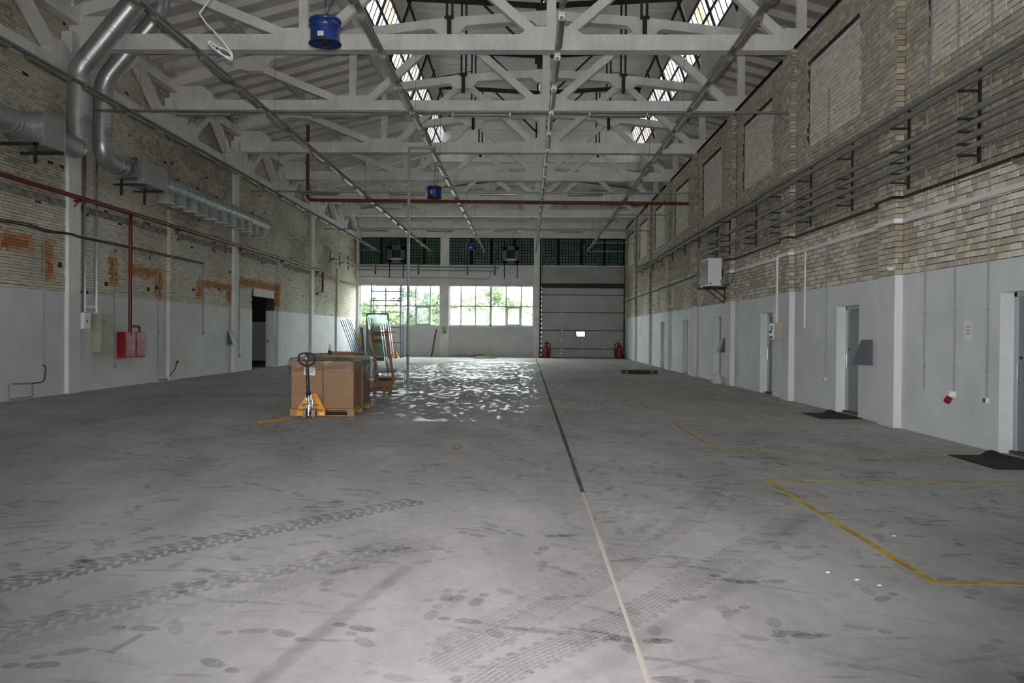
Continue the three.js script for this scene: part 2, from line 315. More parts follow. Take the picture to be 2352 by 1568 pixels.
const fmNearL = S({ map: texNearL, roughness: 0.86 }), fmNearR = S({ map: texNearR, roughness: 0.86 }), fmFar = new THREE.MeshPhysicalMaterial({ map: texFar, roughnessMap: roughFar, roughness: 1, specularIntensity: 0.65 }), fmPlain = S({ color: 0xb9b7b5, roughness: 0.9, map: mortarTex });
const gj = 0.012;
floorSlab(XL, JX - gj, NEAR0, NEAR1, fmNearL, [XL, JX, NEAR0, NEAR1]);
floorSlab(JX + gj, XR + 0.4, NEAR0, NEAR1, fmNearR, [JX, XR, NEAR0, NEAR1]);
floorSlab(XL, JX - gj, NEAR1, ZE + 0.2, fmFar, [XL, XR, NEAR1, ZE + 0.2]);
floorSlab(JX + gj, XR + 0.4, NEAR1, ZE + 0.2, fmFar, [XL, XR, NEAR1, ZE + 0.2]);
floorSlab(XL, JX - gj, ZB - 0.3, NEAR0, fmPlain, [0, 1, 0, 1]);
floorSlab(JX + gj, XR + 0.4, ZB - 0.3, NEAR0, fmPlain, [0, 1, 0, 1]);
for (const [za, zb, m, name, extra] of [[2.9, 8.6, M.joint, 'joint_filler', 0], [8.6, ZE, M.jointDark, 'open_joint', 0.012]]) { // sand-filled joint, uneven in width, open farther off
  const N = 90, pos = [], idx = [];
  for (let i = 0; i <= N; i++) { const Z = za + (zb - za) * i / N, w = 0.009 + 0.01 * vnoise(Z * 1.7, 3, 512) + extra, b = 3 * i, hi = extra ? 0.001 : 0.007; pos.push(JX - w, 0.0015, -Z, JX, hi, -Z, JX + w, 0.0015, -Z); if (i) idx.push(b - 3, b, b - 2, b - 2, b, b + 1, b - 2, b + 1, b - 1, b - 1, b + 1, b + 2); }
  const g = new THREE.BufferGeometry(); g.setAttribute('position', new THREE.Float32BufferAttribute(pos, 3)); g.setIndex(idx); g.computeVertexNormals(); if (g.attributes.normal.getY(4) < 0) { g.setIndex(idx.map((_, i) => idx[i - i % 3 + [0, 2, 1][i % 3]])); g.computeVertexNormals(); }
  floor.add(mesh(name, join([g, wbx(JX - gj, JX + gj, -0.2, 0, za, zb)]), m));
}
// yellow bay markings painted on the right half
{
  const yl = [];
  const seg = (xa, za, xb, zb, w = 0.06) => { const g = Math.abs(xa - xb) > Math.abs(za - zb) ? wbx(Math.min(xa, xb), Math.max(xa, xb), 0.0, 0.0025, za - w / 2, za + w / 2) : wbx(xa - w / 2, xa + w / 2, 0.0, 0.0025, Math.min(za, zb), Math.max(za, zb)); return g; };
  for (const [za, zb] of [[5.58, 9.5], [11.9, 15.65], [18.17, 22.1], [24.4, 27.9]]) { yl.push([seg(2.74, za, 2.74, zb), seg(2.74, za, 6.6, za), seg(2.74, zb, 6.6, zb)]); }
  for (const g of yl) for (const q of g) floor.add(mesh('painted_line', join(q), M.yellowPaint));
}

/* ---------- brick laying ---------- */
function chamferBrick(L, H, T, c = 0.005) { const s = new THREE.Shape(); const a = L / 2, b = H / 2; s.moveTo(-a, -b); s.lineTo(a, -b); s.lineTo(a, b); s.lineTo(-a, b); s.closePath();
  // front face chamfered: two nested rectangles
  const f = [[-a + c, -b + c, T], [a - c, -b + c, T], [a - c, b - c, T], [-a + c, b - c, T]], k = [[-a, -b, T - c], [a, -b, T - c], [a, b, T - c], [-a, b, T - c]], z = [[-a, -b, 0], [a, -b, 0], [a, b, 0], [-a, b, 0]], pos = [];
  const quad = (p, q, r, t) => pos.push(...p, ...q, ...r, ...p, ...r, ...t);
  quad(...f); for (let i = 0; i < 4; i++) { const j = (i + 1) % 4; quad(k[i], k[j], f[j], f[i]); quad(z[i], z[j], k[j], k[i]); }
  const g = new THREE.BufferGeometry(); g.setAttribute('position', new THREE.Float32BufferAttribute(pos, 3)); g.computeVertexNormals(); return metreUV(g); }
const BT = 0.02;
// collects bricks of one wall: {p: centre on face, q: rotation, L, H, col}
function layFace(list, f) {
  const { O, u, n, len, y0, y1, bl, bh, gap = 0.012, skip, colour } = f, rows = Math.round((y1 - y0) / (bh + gap));
  const q = new THREE.Quaternion().setFromRotationMatrix(new THREE.Matrix4().makeBasis(new THREE.Vector3().crossVectors(ey, n), ey, n));
  for (let r = 0; r < rows; r++) {
    const header = !f.small && (f.bond ? r % f.bond === f.bond - 1 : false), L0 = header ? bl / 2 - gap / 2 : bl, y = y0 + (r + 0.5) * (bh + gap);
    let s = r % 2 ? -(L0 + gap) / 2 : 0; if (f.small) s = 0;
    while (s < len) {
      let a = Math.max(0, s), L = L0; if (!header && rnd() < 0.07) L = bl * 0.5 - gap / 2;
      let b = Math.min(len, s + L); s = s + L + gap;
      if (b - a < 0.04) continue;
      const m = (a + b) / 2, P = O.clone().addScaledVector(u, m); P.y = y + rr(-0.003, 0.003);
      if (skip && skip(P, (b - a) / 2, bh / 2)) continue;
      list.push({ p: P.addScaledVector(n, rr(-0.006, 0.003)), q, L: (b - a) * rr(0.975, 1), H: bh * rr(0.95, 1.02), c: colour(P), n });
    }
  }
}
function buildBricks(wall, list, palette, stockL, stockH) {
  const full = chamferBrick(stockL, stockH, BT), plain = new THREE.BoxGeometry(stockL, stockH, BT).translate(0, 0, BT / 2), mats = palette.map(c => S({ color: c, roughness: 0.9, map: brickTex }));
  for (const b of list) { const [x, y, w] = toPx(b.p); const vis = w > 1 && x > -15 && x < 2367 && y > -15 && y < 1583; b.v = vis ? Math.abs(b.n.dot(b.p.clone().sub(camera.position).normalize())) * b.L * b.H / (w * w) : 0; }
  list.sort((a, b) => b.v - a.v);
  const near = list.slice(0, 300), rest = list.slice(300);
  for (const b of near) { const o = mesh('brick', full, mats[b.c]); o.position.copy(b.p); o.quaternion.copy(b.q); o.scale.set(b.L / stockL, b.H / stockH, 1); wall.add(o); }
  const im = new THREE.InstancedMesh(metreUV(plain), S({ color: 0xffffff, roughness: 0.9, map: brickTex }), rest.length), m4 = new THREE.Matrix4(), col = new THREE.Color();
  rest.forEach((b, i) => { im.setMatrixAt(i, m4.compose(b.p, b.q, new THREE.Vector3(b.L / stockL, b.H / stockH, 1))); col.set(palette[b.c]); im.setColorAt(i, col.multiplyScalar(rr(0.93, 1.06))); });
  im.name = 'brickwork'; im.castShadow = im.receiveShadow = true; im.userData.kind = 'stuff'; wall.add(im);
}

/* ---------- right wall: plastered dado with door recesses, silicate brick above ---------- */
const DADO_R = 2.76, WTOP = 8.93, doorZ = [[10.7, 11.92], [16.94, 18.16], [22.86, 24.04], [28.87, 30.06], [34.85, 36.06], [40.78, 42.0]], DH = 2.29;
const wallR = struct('wall_right');
{
  const g = []; let z = ZB; for (const [a, b] of doorZ) { g.push(wbx(XR, XR + 0.38, 0, DADO_R, z, a), wbx(XR, XR + 0.38, DH, DADO_R, a, b)); z = b; } g.push(wbx(XR, XR + 0.38, 0, DADO_R, z, ZE));
  const dado = mesh('plaster_dado', join(g), M.dado); wallR.add(dado);
  wallR.add(mesh('masonry_core', join([wbx(XR + 0.012, XR + 0.38, DADO_R, 6.18, ZB, ZE), wbx(XR + 0.06, XR + 0.38, 6.18, 8.19, ZB, ZE), wbx(XR + 0.2, XR + 0.38, 8.19, 8.3, ZB, ZE), wbx(XR + 0.012, XR + 0.38, 8.3, WTOP, ZB, ZE)]), M.mortarR));
  // piers between the bricked-up windows keep the full thickness
  for (let k = -4; k < 6; k++) { const z0 = ZK(k); const a = z0 + 1.6, b = z0 + 4.75; wallR.add(mesh('window_pier', wbx(XR + 0.012, XR + 0.2, 6.18, 8.3, b - 6, a), M.mortarR)); }
}
const listR = [], palR = [0xccc4b4, 0xdad3c2, 0xbcb3a2, 0xe8e0d0, 0xc4b7a6, 0xf0ebdf, 0xaba191, 0xf8f6ed];
const inPanel = (P) => { const z = -P.z; const f = (((z - Z0) % 6) + 6) % 6; return P.y > 6.19 && P.y < 8.29 && f > 1.6 && f < 4.75; };
const colR = (P) => { const z = -P.z; if (inPanel(P)) return [5, 7, 3, 5][Math.floor(rnd() * 4)]; const n = vnoise(z * 0.8 + 30, P.y * 0.9 + 9, 512); if (P.y > 5.7) return [0, 2, 0, 1, 4, 2][Math.floor(rnd() * 6)]; if (P.y > 4.2) return [2, 6, 0, 2, 6, 4][Math.floor(rnd() * 6)]; if (n > 0.6) return [0, 2, 4, 2][Math.floor(rnd() * 4)]; return [1, 3, 5, 0, 3, 4][Math.floor(rnd() * 6)]; };
const pilZ = []; for (let k = -2; k < 6; k++) pilZ.push(ZK(k) - 0.03);
const onPil = (z) => pilZ.some(p => Math.abs(z - p) < 0.36);
layFace(listR, { O: V(XR, 0, 9.2), u: V(0, 0, 1), n: new THREE.Vector3(-1, 0, 0), len: ZE - 9.2, y0: DADO_R, y1: WTOP, bl: 0.25, bh: 0.088, bond: 4, colour: colR, skip: (P) => onPil(-P.z) || inPanel(P) });
for (let k = -2; k < 6; k++) layFace(listR, { O: V(XR + 0.045, 0, ZK(k) + 1.62), u: V(0, 0, 1), n: new THREE.Vector3(-1, 0, 0), len: 3.11, y0: 6.19, y1: 8.19, bl: 0.25, bh: 0.088, colour: colR });
for (const p of pilZ) {
  const w = 0.35, c = (P) => [0, 2, 1, 0, 2][Math.floor(rnd() * 5)], cd = () => [2, 6, 0, 6][Math.floor(rnd() * 4)];
  layFace(listR, { O: V(XRP, 0, p - w), u: V(0, 0, 1), n: new THREE.Vector3(-1, 0, 0), len: 2 * w, y0: DADO_R, y1: 8.88, bl: 0.25, bh: 0.088, colour: c });
  layFace(listR, { O: V(XRP - 0.015, 0, p - w), u: V(1, 0, 0), n: V(0, 0, -1), len: 0.15, y0: DADO_R, y1: 8.88, bl: 0.14, bh: 0.088, small: true, colour: cd });
  const g = mesh('pilaster', wbx(XRP + 0.012, XR + 0.02, DADO_R, 8.88, p - w + 0.012, p + w - 0.012), M.mortarR); wallR.add(g);
  wallR.add(mesh('pilaster_plinth', wbx(XRP, XR + 0.02, 0, DADO_R, p - w, p + w), M.jamb));
}
buildBricks(wallR, listR, palR, 0.25, 0.088);
// slot left over each bricked-up window, the old green frame rail still inside it
for (let k = -2; k < 6; k++) { const o = mesh('old_frame_rail', join([wbx(XR + 0.1, XR + 0.16, 8.19, 8.3, ZK(k) + 1.6, ZK(k) + 4.75)]), M.oldGreen); wallR.add(o); }
const trim = struct('trim_1', [wbx(XR - 0.03, XR + 0.1, WTOP, WTOP + 0.06, ZB, ZE), wbx(XR - 0.03, XR - 0.02, WTOP - 0.05, WTOP + 0.06, ZB, ZE)], M.rustSteel);
// outer wall and dark space beyond the partition
const wallOut = struct('wall_outer', [wbx(13.2, 13.5, -0.2, 10.6, ZB, ZE), wbx(XR + 0.38, 13.2, -0.2, 0, ZB, ZE)], M.mortarR);

/* doors set back in the recesses */
doorZ.forEach(([a, b], i) => {
  const d = struct('door_' + (i + 1)); d.position.copy(V(XR + 0.25, 0, (a + b) / 2));
  const w = b - a;
  part(d, 'door_frame', [bx(0.0, DH / 2, w / 2 - 0.03, 0.1, DH, 0.06), bx(0, DH / 2, -w / 2 + 0.03, 0.1, DH, 0.06), bx(0, DH - 0.03, 0, 0.1, 0.06, w)], M.doorFrame);
  const leaf = part(d, 'door_leaf', [bx(0.02, DH / 2 - 0.02, 0, 0.05, DH - 0.1, w - 0.12), bx(-0.008, DH * 0.5, -w / 2 + 0.085, 0.02, DH - 0.14, 0.05)], M.doorGrey);
  const hz = -w / 2 + 0.12;
  const hd = part(leaf, 'handle', [cyl(new THREE.Vector3(-0.02, 1.0, hz), new THREE.Vector3(-0.07, 1.0, hz), 0.009), cyl(new THREE.Vector3(-0.02, 1.22, hz), new THREE.Vector3(-0.07, 1.22, hz), 0.009), cyl(new THREE.Vector3(-0.07, 0.96, hz), new THREE.Vector3(-0.07, 1.26, hz), 0.011)], M.chrome);
  part(leaf, 'lock', [cyl(new THREE.Vector3(-0.005, 1.36, hz), new THREE.Vector3(-0.03, 1.36, hz), 0.02)], M.darkSteel);
  part(d, 'threshold', [bx(-0.04, 0.02, 0, 0.12, 0.04, w)], M.woodOld);
  if (i === 1) sheet(leaf, 'number_plate', 0.16, 0.3, paperCanvas(96, 180, (x) => { x.fillStyle = '#222'; x.font = 'bold 150px sans-serif'; x.textAlign = 'center'; x.fillText('2', 48, 142); }, '#dfe2dc'), new THREE.Vector3(-0.01, 1.62, 0.24), -Math.PI / 2);
});

/* ---------- left wall ---------- */
const DADO_L = 2.63, LTOP = 11.0, OPZ = [35.62, 38.75], OPH = 3.2;
const wallL = struct('wall_left');
{
  wallL.add(mesh('plaster_dado', join([wbx(XL - 0.4, XL, 0, DADO_L, ZB, OPZ[0]), wbx(XL - 0.4, XL, 0, DADO_L, OPZ[1], ZE)]), M.dado));
  wallL.add(mesh('masonry_core', join([wbx(XL - 0.4, XL - 0.012, DADO_L, LTOP, ZB, OPZ[0]), wbx(XL - 0.4, XL - 0.012, OPH, LTOP, OPZ[0], OPZ[1]), wbx(XL - 0.4, XL - 0.012, DADO_L, LTOP, OPZ[1], ZE)]), M.mortarL));
  wallL.add(mesh('cement_band', join([wbx(XL - 0.02, XL + 0.022, 4.78, 4.98, 9, 57)]), M.band));
  wallL.add(mesh('opening_lintel', join([wbx(XL - 0.4, XL + 0.02, OPH, OPH + 0.35, OPZ[0] + 0.2, OPZ[1] - 0.05)]), M.conc));
}
const listL = [], palL = [0xe0dbc8, 0xe6e1cf, 0xd6d1bd, 0xece8d9, 0xc8c2ae, 0xdcd4c1, 0xb4ac9a, 0xd9b48c, 0xd09c6c, 0xf0eee4, 0xc5834f];
const stains = [ // rust-orange marks: [z0,z1,y0,y1]
  [18.5, 19.6, 3.55, 3.85], [20.2, 20.5, 3.0, 3.8], [23.4, 23.7, 3.05, 3.75], [24.6, 26.4, 3.35, 3.6], [26.3, 26.7, 2.75, 3.55], [29.6, 30.0, 2.9, 3.35], [29.9, 33.5, 3.3, 3.5], [32.6, 32.9, 2.8, 3.3], [33.8, 39.3, 3.55, 3.85], [38.9, 39.2, 2.9, 3.6]];
const colL = (P) => {
  const z = -P.z, y = P.y; for (const [a, b, c, d] of stains) { const m = Math.min(z - a + 0.12, b - z + 0.12, (y - c + 0.08) * 1.5, (d - y + 0.08) * 1.5) + rr(-0.08, 0.08); if (m > 0.02) return m < 0.1 ? 7 : m < 0.2 ? 8 : 10; }
  const n = fbm(z * 0.35 + 11, y * 0.7 + 5, 512, 3), q = n + rr(-0.13, 0.13) + (y > 5.4 ? -0.1 : 0) + (y < 4.6 ? 0.08 : 0);
  return q < 0.27 ? 6 : q < 0.37 ? 4 : q < 0.46 ? 2 : q < 0.52 ? 5 : q < 0.6 ? 0 : q < 0.7 ? 1 : q < 0.8 ? 3 : 9;
};
layFace(listL, { O: V(XL, 0, 15.5), u: V(0, 0, 1), n: new THREE.Vector3(1, 0, 0), len: ZE - 15.5, y0: DADO_L, y1: 10.6, bl: 0.25, bh: 0.065, gap: 0.01, bond: 6, colour: colL,
  skip: (P, hl, hh) => { const z = -P.z; return (z > OPZ[0] - hl && z < OPZ[1] + hl && P.y < OPH + 0.36) || (P.y > 4.77 && P.y < 4.99) || rnd() < 0.006; } });
for (const k of [1, 3, 5]) { // shallow brick pilasters between the columns
  const p = ZK(k), w = 0.26, y1 = 5.6;
  wallL.add(mesh('pilaster', wbx(XL - 0.01, XL + 0.088, DADO_L, y1, p - w + 0.01, p + w - 0.01), M.mortarL)); wallL.add(mesh('pilaster_plinth', wbx(XL - 0.01, XL + 0.1, 0, DADO_L, p - w, p + w), M.jamb));
  layFace(listL, { O: V(XL + 0.1, 0, p - w), u: V(0, 0, 1), n: new THREE.Vector3(1, 0, 0), len: 2 * w, y0: DADO_L, y1, bl: 0.25, bh: 0.065, gap: 0.01, colour: colL });
  layFace(listL, { O: V(XL, 0, p - w), u: V(1, 0, 0), n: V(0, 0, -1), len: 0.105, y0: DADO_L, y1, bl: 0.1, bh: 0.065, gap: 0.01, small: true, colour: colL });
}
buildBricks(wallL, listL, palL, 0.25, 0.065);
// side room seen through the opening
{
  const r = struct('wall_side_room'); const x1 = XL - 0.4;
  r.add(mesh('plaster_dado', join([wbx(x1 - 4.2, x1 - 4.0, 0, 2.2, 30, 48), wbx(x1 - 4, x1, 0, 2.2, 47, 47.2), wbx(x1 - 4, x1, 0, 2.2, 30, 30.2)]), M.dado));
  r.add(mesh('masonry', join([wbx(x1 - 4.2, x1 - 4.0, 2.2, 4, 30, 48), wbx(x1 - 4, x1, 2.2, 4, 47, 47.2), wbx(x1 - 4, x1, 2.2, 4, 30, 30.2)]), M.mortarL));
  r.add(mesh('side_ceiling', join([wbx(x1 - 4.2, x1, 4, 4.15, 34.6, 48), wbx(x1 - 4.2, x1, 4, 4.15, 30, 32)]), M.slab)); r.add(mesh('roof_light', join([wbx(x1 - 4.2, x1, 4.05, 4.07, 32, 34.6)]), M.roofLight)); r.add(mesh('side_floor', join([wbx(x1 - 4.2, XL, -0.2, 0, 30, 48)]), fmPlain));
  const list = []; layFace(list, { O: V(x1 - 4.0, 0, 36), u: V(0, 0, 1), n: new THREE.Vector3(1, 0, 0), len: 10.9, y0: 2.2, y1: 3.9, bl: 0.25, bh: 0.065, gap: 0.01, colour: () => [2, 4, 5, 0][Math.floor(rnd() * 4)] }); list.forEach(b => b.v = 0);
  buildBricks(r, list, palL, 0.25, 0.065);
  single('wall_pipe', [cyl(V(x1 - 3.8, 2.85, 36), V(x1 - 3.8, 2.85, 46.9), 0.05)], M.redPipe, 'red pipe on the brick wall of the room behind the opening', 'pipe');
  single('partition', [wbx(x1 - 3.98, x1 - 2.2, 0, 4.0, 42.4, 42.6)], M.dado, 'grey partition standing in the room behind the wall opening', 'partition');
  single('junction_box', [rbx(XL - 0.3, 1.2, -(OPZ[1] - 0.04), 0.12, 0.14, 0.08, 0.01)], M.yellow, 'small yellow and black box inside the jamb of the wall opening', 'box');
}

/* ---------- far end wall ---------- */
const EW = (px, py) => at(px, py, { Z: ZE });
const wallF = struct('wall_far');
const cols = [[-12.0, -11.75], [-6.08, -5.46], [0.40, 0.82]];   // white columns in the end wall
const Wy0 = 2.13, Wy1 = 5.0, Gy0 = 6.4, Gy1 = 8.28;
{
  const t0 = ZE, t1 = ZE + 0.35, g = [];
  for (const [a, b] of [[-11.75, -6.08], [-5.46, 0.40]]) { g.push(wbx(a, b, 0, Wy0, t0, t1), wbx(a, b, Wy1, Gy0, t0, t1)); }
  g.push(wbx(0.8, 7.1, 4.8, 5.3, t0 + 0.14, t1), wbx(0.8, 1.0, 0, 8.4, t0 + 0.16, t1), wbx(6.62, 7.1, 0, 8.4, t0 + 0.16, t1));
  wallF.add(mesh('plaster', join(g), M.endwall));
  wallF.add(mesh('gate_panel', join([wbx(0.98, 6.7, 5.2, 6.38, t0 + 0.06, t1)]), M.gateTop));
  wallF.add(mesh('ring_beam', join([wbx(-12.6, 13.5, Gy1, 12.9, t0 - 0.03, t1)]), M.conc));
  wallF.add(mesh('lintel_beam', join([wbx(-12, 7.1, Gy1, 8.86, t0 - 0.1, t0 - 0.03)]), M.conc));
  for (const [a, b] of cols) wallF.add(mesh('column', join([wbx(a, b, 0, 8.85, t0 - 0.12, t1)]), M.conc));
  for (const [a, b] of [[-6.05, -5.5]]) wallF.add(mesh('column_cap', join([wbx(a, b, 8.55, 8.88, t0 - 0.2, t0)]), M.conc));
  wallF.add(mesh('outer_core', join([wbx(7.0, 13.5, -0.2, 12.6, t0, t1)]), M.mortarR));
  // ragged plaster edge over the windows
  for (const [a, b] of [[-11.75, -6.08], [-5.46, 0.40]]) { const o = []; let x = a; while (x < b - 0.1) { const L = Math.min(b - x, rr(0.4, 1.3)); o.push(rbx(x + L / 2, Wy1 - rr(0.0, 0.05), -(t0 - 0.01), L, rr(0.07, 0.15), 0.06, 0.02)); x += L; } wallF.add(mesh('plaster_edge', join(o), M.endwall)); }
}
// window bands: frames, panes and an opening light
let winNo = 1;
function windowBand(x0, x1, cuts, z, faceSign, casement) {
  const w = struct('window_' + winNo++); w.position.copy(V((x0 + x1) / 2, Wy0, z)); const cx = (x0 + x1) / 2, H = Wy1 - Wy0, W = x1 - x0, d = 0.07, ym = H * 0.487;
  part(w, 'frame', [bx(0, 0.05, 0, W, 0.1, d), bx(0, H - 0.05, 0, W, 0.1, d), bx(-W / 2 + 0.04, H / 2, 0, 0.08, H, d), bx(W / 2 - 0.04, H / 2, 0, 0.08, H, d)], M.pvc);
  part(w, 'transom', [bx(0, ym, 0, W, 0.09, d)], M.pvc);
  cuts.forEach((c, i) => part(w, 'mullion', [bx(c - cx, H / 2, 0, i === 2 ? 0.16 : 0.09, H, d)], M.pvc));
  const e = [x0, ...cuts, x1];
  for (let i = 0; i + 1 < e.length; i++) for (const [a, b] of [[0.08, ym - 0.04], [ym + 0.04, H - 0.08]]) part(w, 'pane', [bx((e[i] + e[i + 1]) / 2 - cx, (a + b) / 2, 0, e[i + 1] - e[i] - 0.06, b - a, 0.004)], M.pane);
  const a = e[casement] - cx + 0.05, b = e[casement + 1] - cx - 0.05; part(w, 'opening_light', [bx((a + b) / 2, 0.12, 0.03 * faceSign, b - a, 0.09, 0.06), bx((a + b) / 2, ym - 0.09, 0.03 * faceSign, b - a, 0.09, 0.06), bx(a + 0.04, ym / 2, 0.03 * faceSign, 0.08, ym - 0.16, 0.06), bx(b - 0.04, ym / 2, 0.03 * faceSign, 0.08, ym - 0.16, 0.06)], M.pvc);
  part(w, 'sill', [bx(0, -0.02, 0.1 * faceSign, W, 0.04, 0.22)], M.pvc);
}
windowBand(-11.75, -6.08, [852, 885, 919.5, 954.5, 988].map(p => EW(p, 700)[0]), ZE + 0.2, 1, 4);
windowBand(-5.46, 0.40, [1058.5, 1092, 1127, 1162.5, 1197].map(p => EW(p, 700)[0]), ZE + 0.2, 1, 4);
// dark green glass-block bands with wide posts
[[-11.75, -6.08, 0], [-5.46, 0.40, 1], [0.98, 6.7, 2]].forEach(([a, b, q]) => {
  const w = struct('window_' + winNo++); w.add(mesh('block_mortar', join([wbx(a, b, Gy0, Gy1, ZE + 0.14, ZE + 0.3)]), M.greenMortar));
  const blk = metreUV(new RoundedBoxGeometry(0.172, 0.172, 0.06, 1, 0.03)), pos = [];
  for (let x = a + 0.12; x < b - 0.1; x += 0.2) { const f = (((x - a) + (q === 2 ? 0.25 : 0)) % 1.56) / 1.56; if (f > 0.86) continue; for (let y = Gy0 + 0.13; y < Gy1 - 0.08; y += 0.2) pos.push([x, y]); }
  const im = new THREE.InstancedMesh(blk, M.greenGlass, pos.length), m4 = new THREE.Matrix4(); pos.forEach(([x, y], i) => { im.setMatrixAt(i, m4.makeTranslation(x, y, -(ZE + 0.13))); im.setColorAt(i, new THREE.Color().setScalar(rr(0.75, 1.1))); });
  im.name = 'glass_block'; im.userData.kind = 'stuff'; im.castShadow = im.receiveShadow = true; w.add(im);
});
// sectional gate
{
  const g = struct('door_7'), x0 = 0.95, x1 = 6.66, cx = (x0 + x1) / 2; g.position.copy(V(cx, 0, ZE + 0.1)); const W = x1 - x0;
  const ys = [0, 0.62, 1.9, 3.14, 4.36, 4.86];
  for (let i = 0; i + 1 < ys.length; i++) {
    const body = i === 1 ? [[-W / 2, W / 2, 0.645, 1.49], [-W / 2, W / 2, 1.81, 1.878], [-W / 2, -0.41, 1.49, 1.81], [0.17, W / 2, 1.49, 1.81]].map(([a, b, c, d]) => bx((a + b) / 2, (c + d) / 2, 0, b - a, d - c, 0.05)) : [rbx(0, (ys[i] + ys[i + 1]) / 2, 0, W, ys[i + 1] - ys[i] - 0.045, 0.05, 0.012)];
    const s = part(g, 'gate_section', [...body, ...(ys[i + 1] - ys[i] > 1 ? [bx(0, (ys[i] + ys[i + 1]) / 2, 0.027, W, 0.012, 0.006)] : [])], M.gate);
    const dots = []; for (const u of [-0.25, 0.0, 0.26]) for (const y of [ys[i] + 0.06, (ys[i] + ys[i + 1]) / 2, ys[i + 1] - 0.06]) dots.push(rbx(u * W, y, 0.03, 0.05, 0.05, 0.02, 0.005)); if (i < 4) part(s, 'hinge', dots, M.alu);
  }
  part(g, 'vision_panel_frame', [bx(-0.12, 1.83, 0.035, 0.66, 0.05, 0.04), bx(-0.12, 1.47, 0.035, 0.66, 0.05, 0.04), bx(-0.43, 1.65, 0.035, 0.05, 0.36, 0.04), bx(0.19, 1.65, 0.035, 0.05, 0.36, 0.04)], M.black);
  part(g, 'gate_skin', [[-W / 2 - 0.1, W / 2 + 0.1, 0, 1.49], [-W / 2 - 0.1, W / 2 + 0.1, 1.81, 4.95], [-W / 2 - 0.1, -0.41, 1.49, 1.81], [0.17, W / 2 + 0.1, 1.49, 1.81]].map(([a, b, c, d]) => bx((a + b) / 2, (c + d) / 2, -0.05, b - a, d - c, 0.04)), M.darkSteel);
  part(g, 'bottom_seal', [bx(0, 0.015, 0, W, 0.05, 0.06)], M.black);
  part(g, 'top_seal', [bx(0, 5.02, 0.02, W + 0.05, 0.3, 0.06)], M.black);
  for (const s of [-1, 1]) part(g, 'track', [bx(s * (W / 2 + 0.06), 4.3, 0.08, 0.07, 8.6, 0.1), bx(s * (W / 2 + 0.11), 4.3, 0.0, 0.03, 8.6, 0.14)], M.darkSteel);
  const rl = []; for (let y = 0.2; y < 4.9; y += 0.31) rl.push(rbx(-W / 2 - 0.01, y, 0.06, 0.05, 0.16, 0.05, 0.006)); part(g, 'roller', rl, M.alu);
  // small lit pane: open to daylight
  part(g, 'vision_pane', [bx(-0.12, 1.65, 0.03, 0.58, 0.32, 0.006)], M.pane);
}
/* ---------- back wall behind the camera: same window bands ---------- */
{
  const b = struct('wall_back'), t0 = ZB - 0.35, t1 = ZB;
  b.add(mesh('plaster', join([wbx(-12.3, 13.5, Wy1, 12.6, t0, t1), wbx(-12.3, 0.4, 0, Wy0, t0, t1), wbx(-12.3, -11.75, Wy0, Wy1, t0, t1), wbx(-6.08, -5.46, Wy0, Wy1, t0, t1), wbx(0.4, 13.5, 0, Wy1, t0, t1)]), M.endwall));
  windowBand(-11.75, -6.08, [-10.8, -9.8, -8.8, -7.8, -6.9], ZB - 0.2, -1, 4);
  windowBand(-5.46, 0.40, [-4.5, -3.5, -2.5, -1.5, -0.6], ZB - 0.2, -1, 4);
}

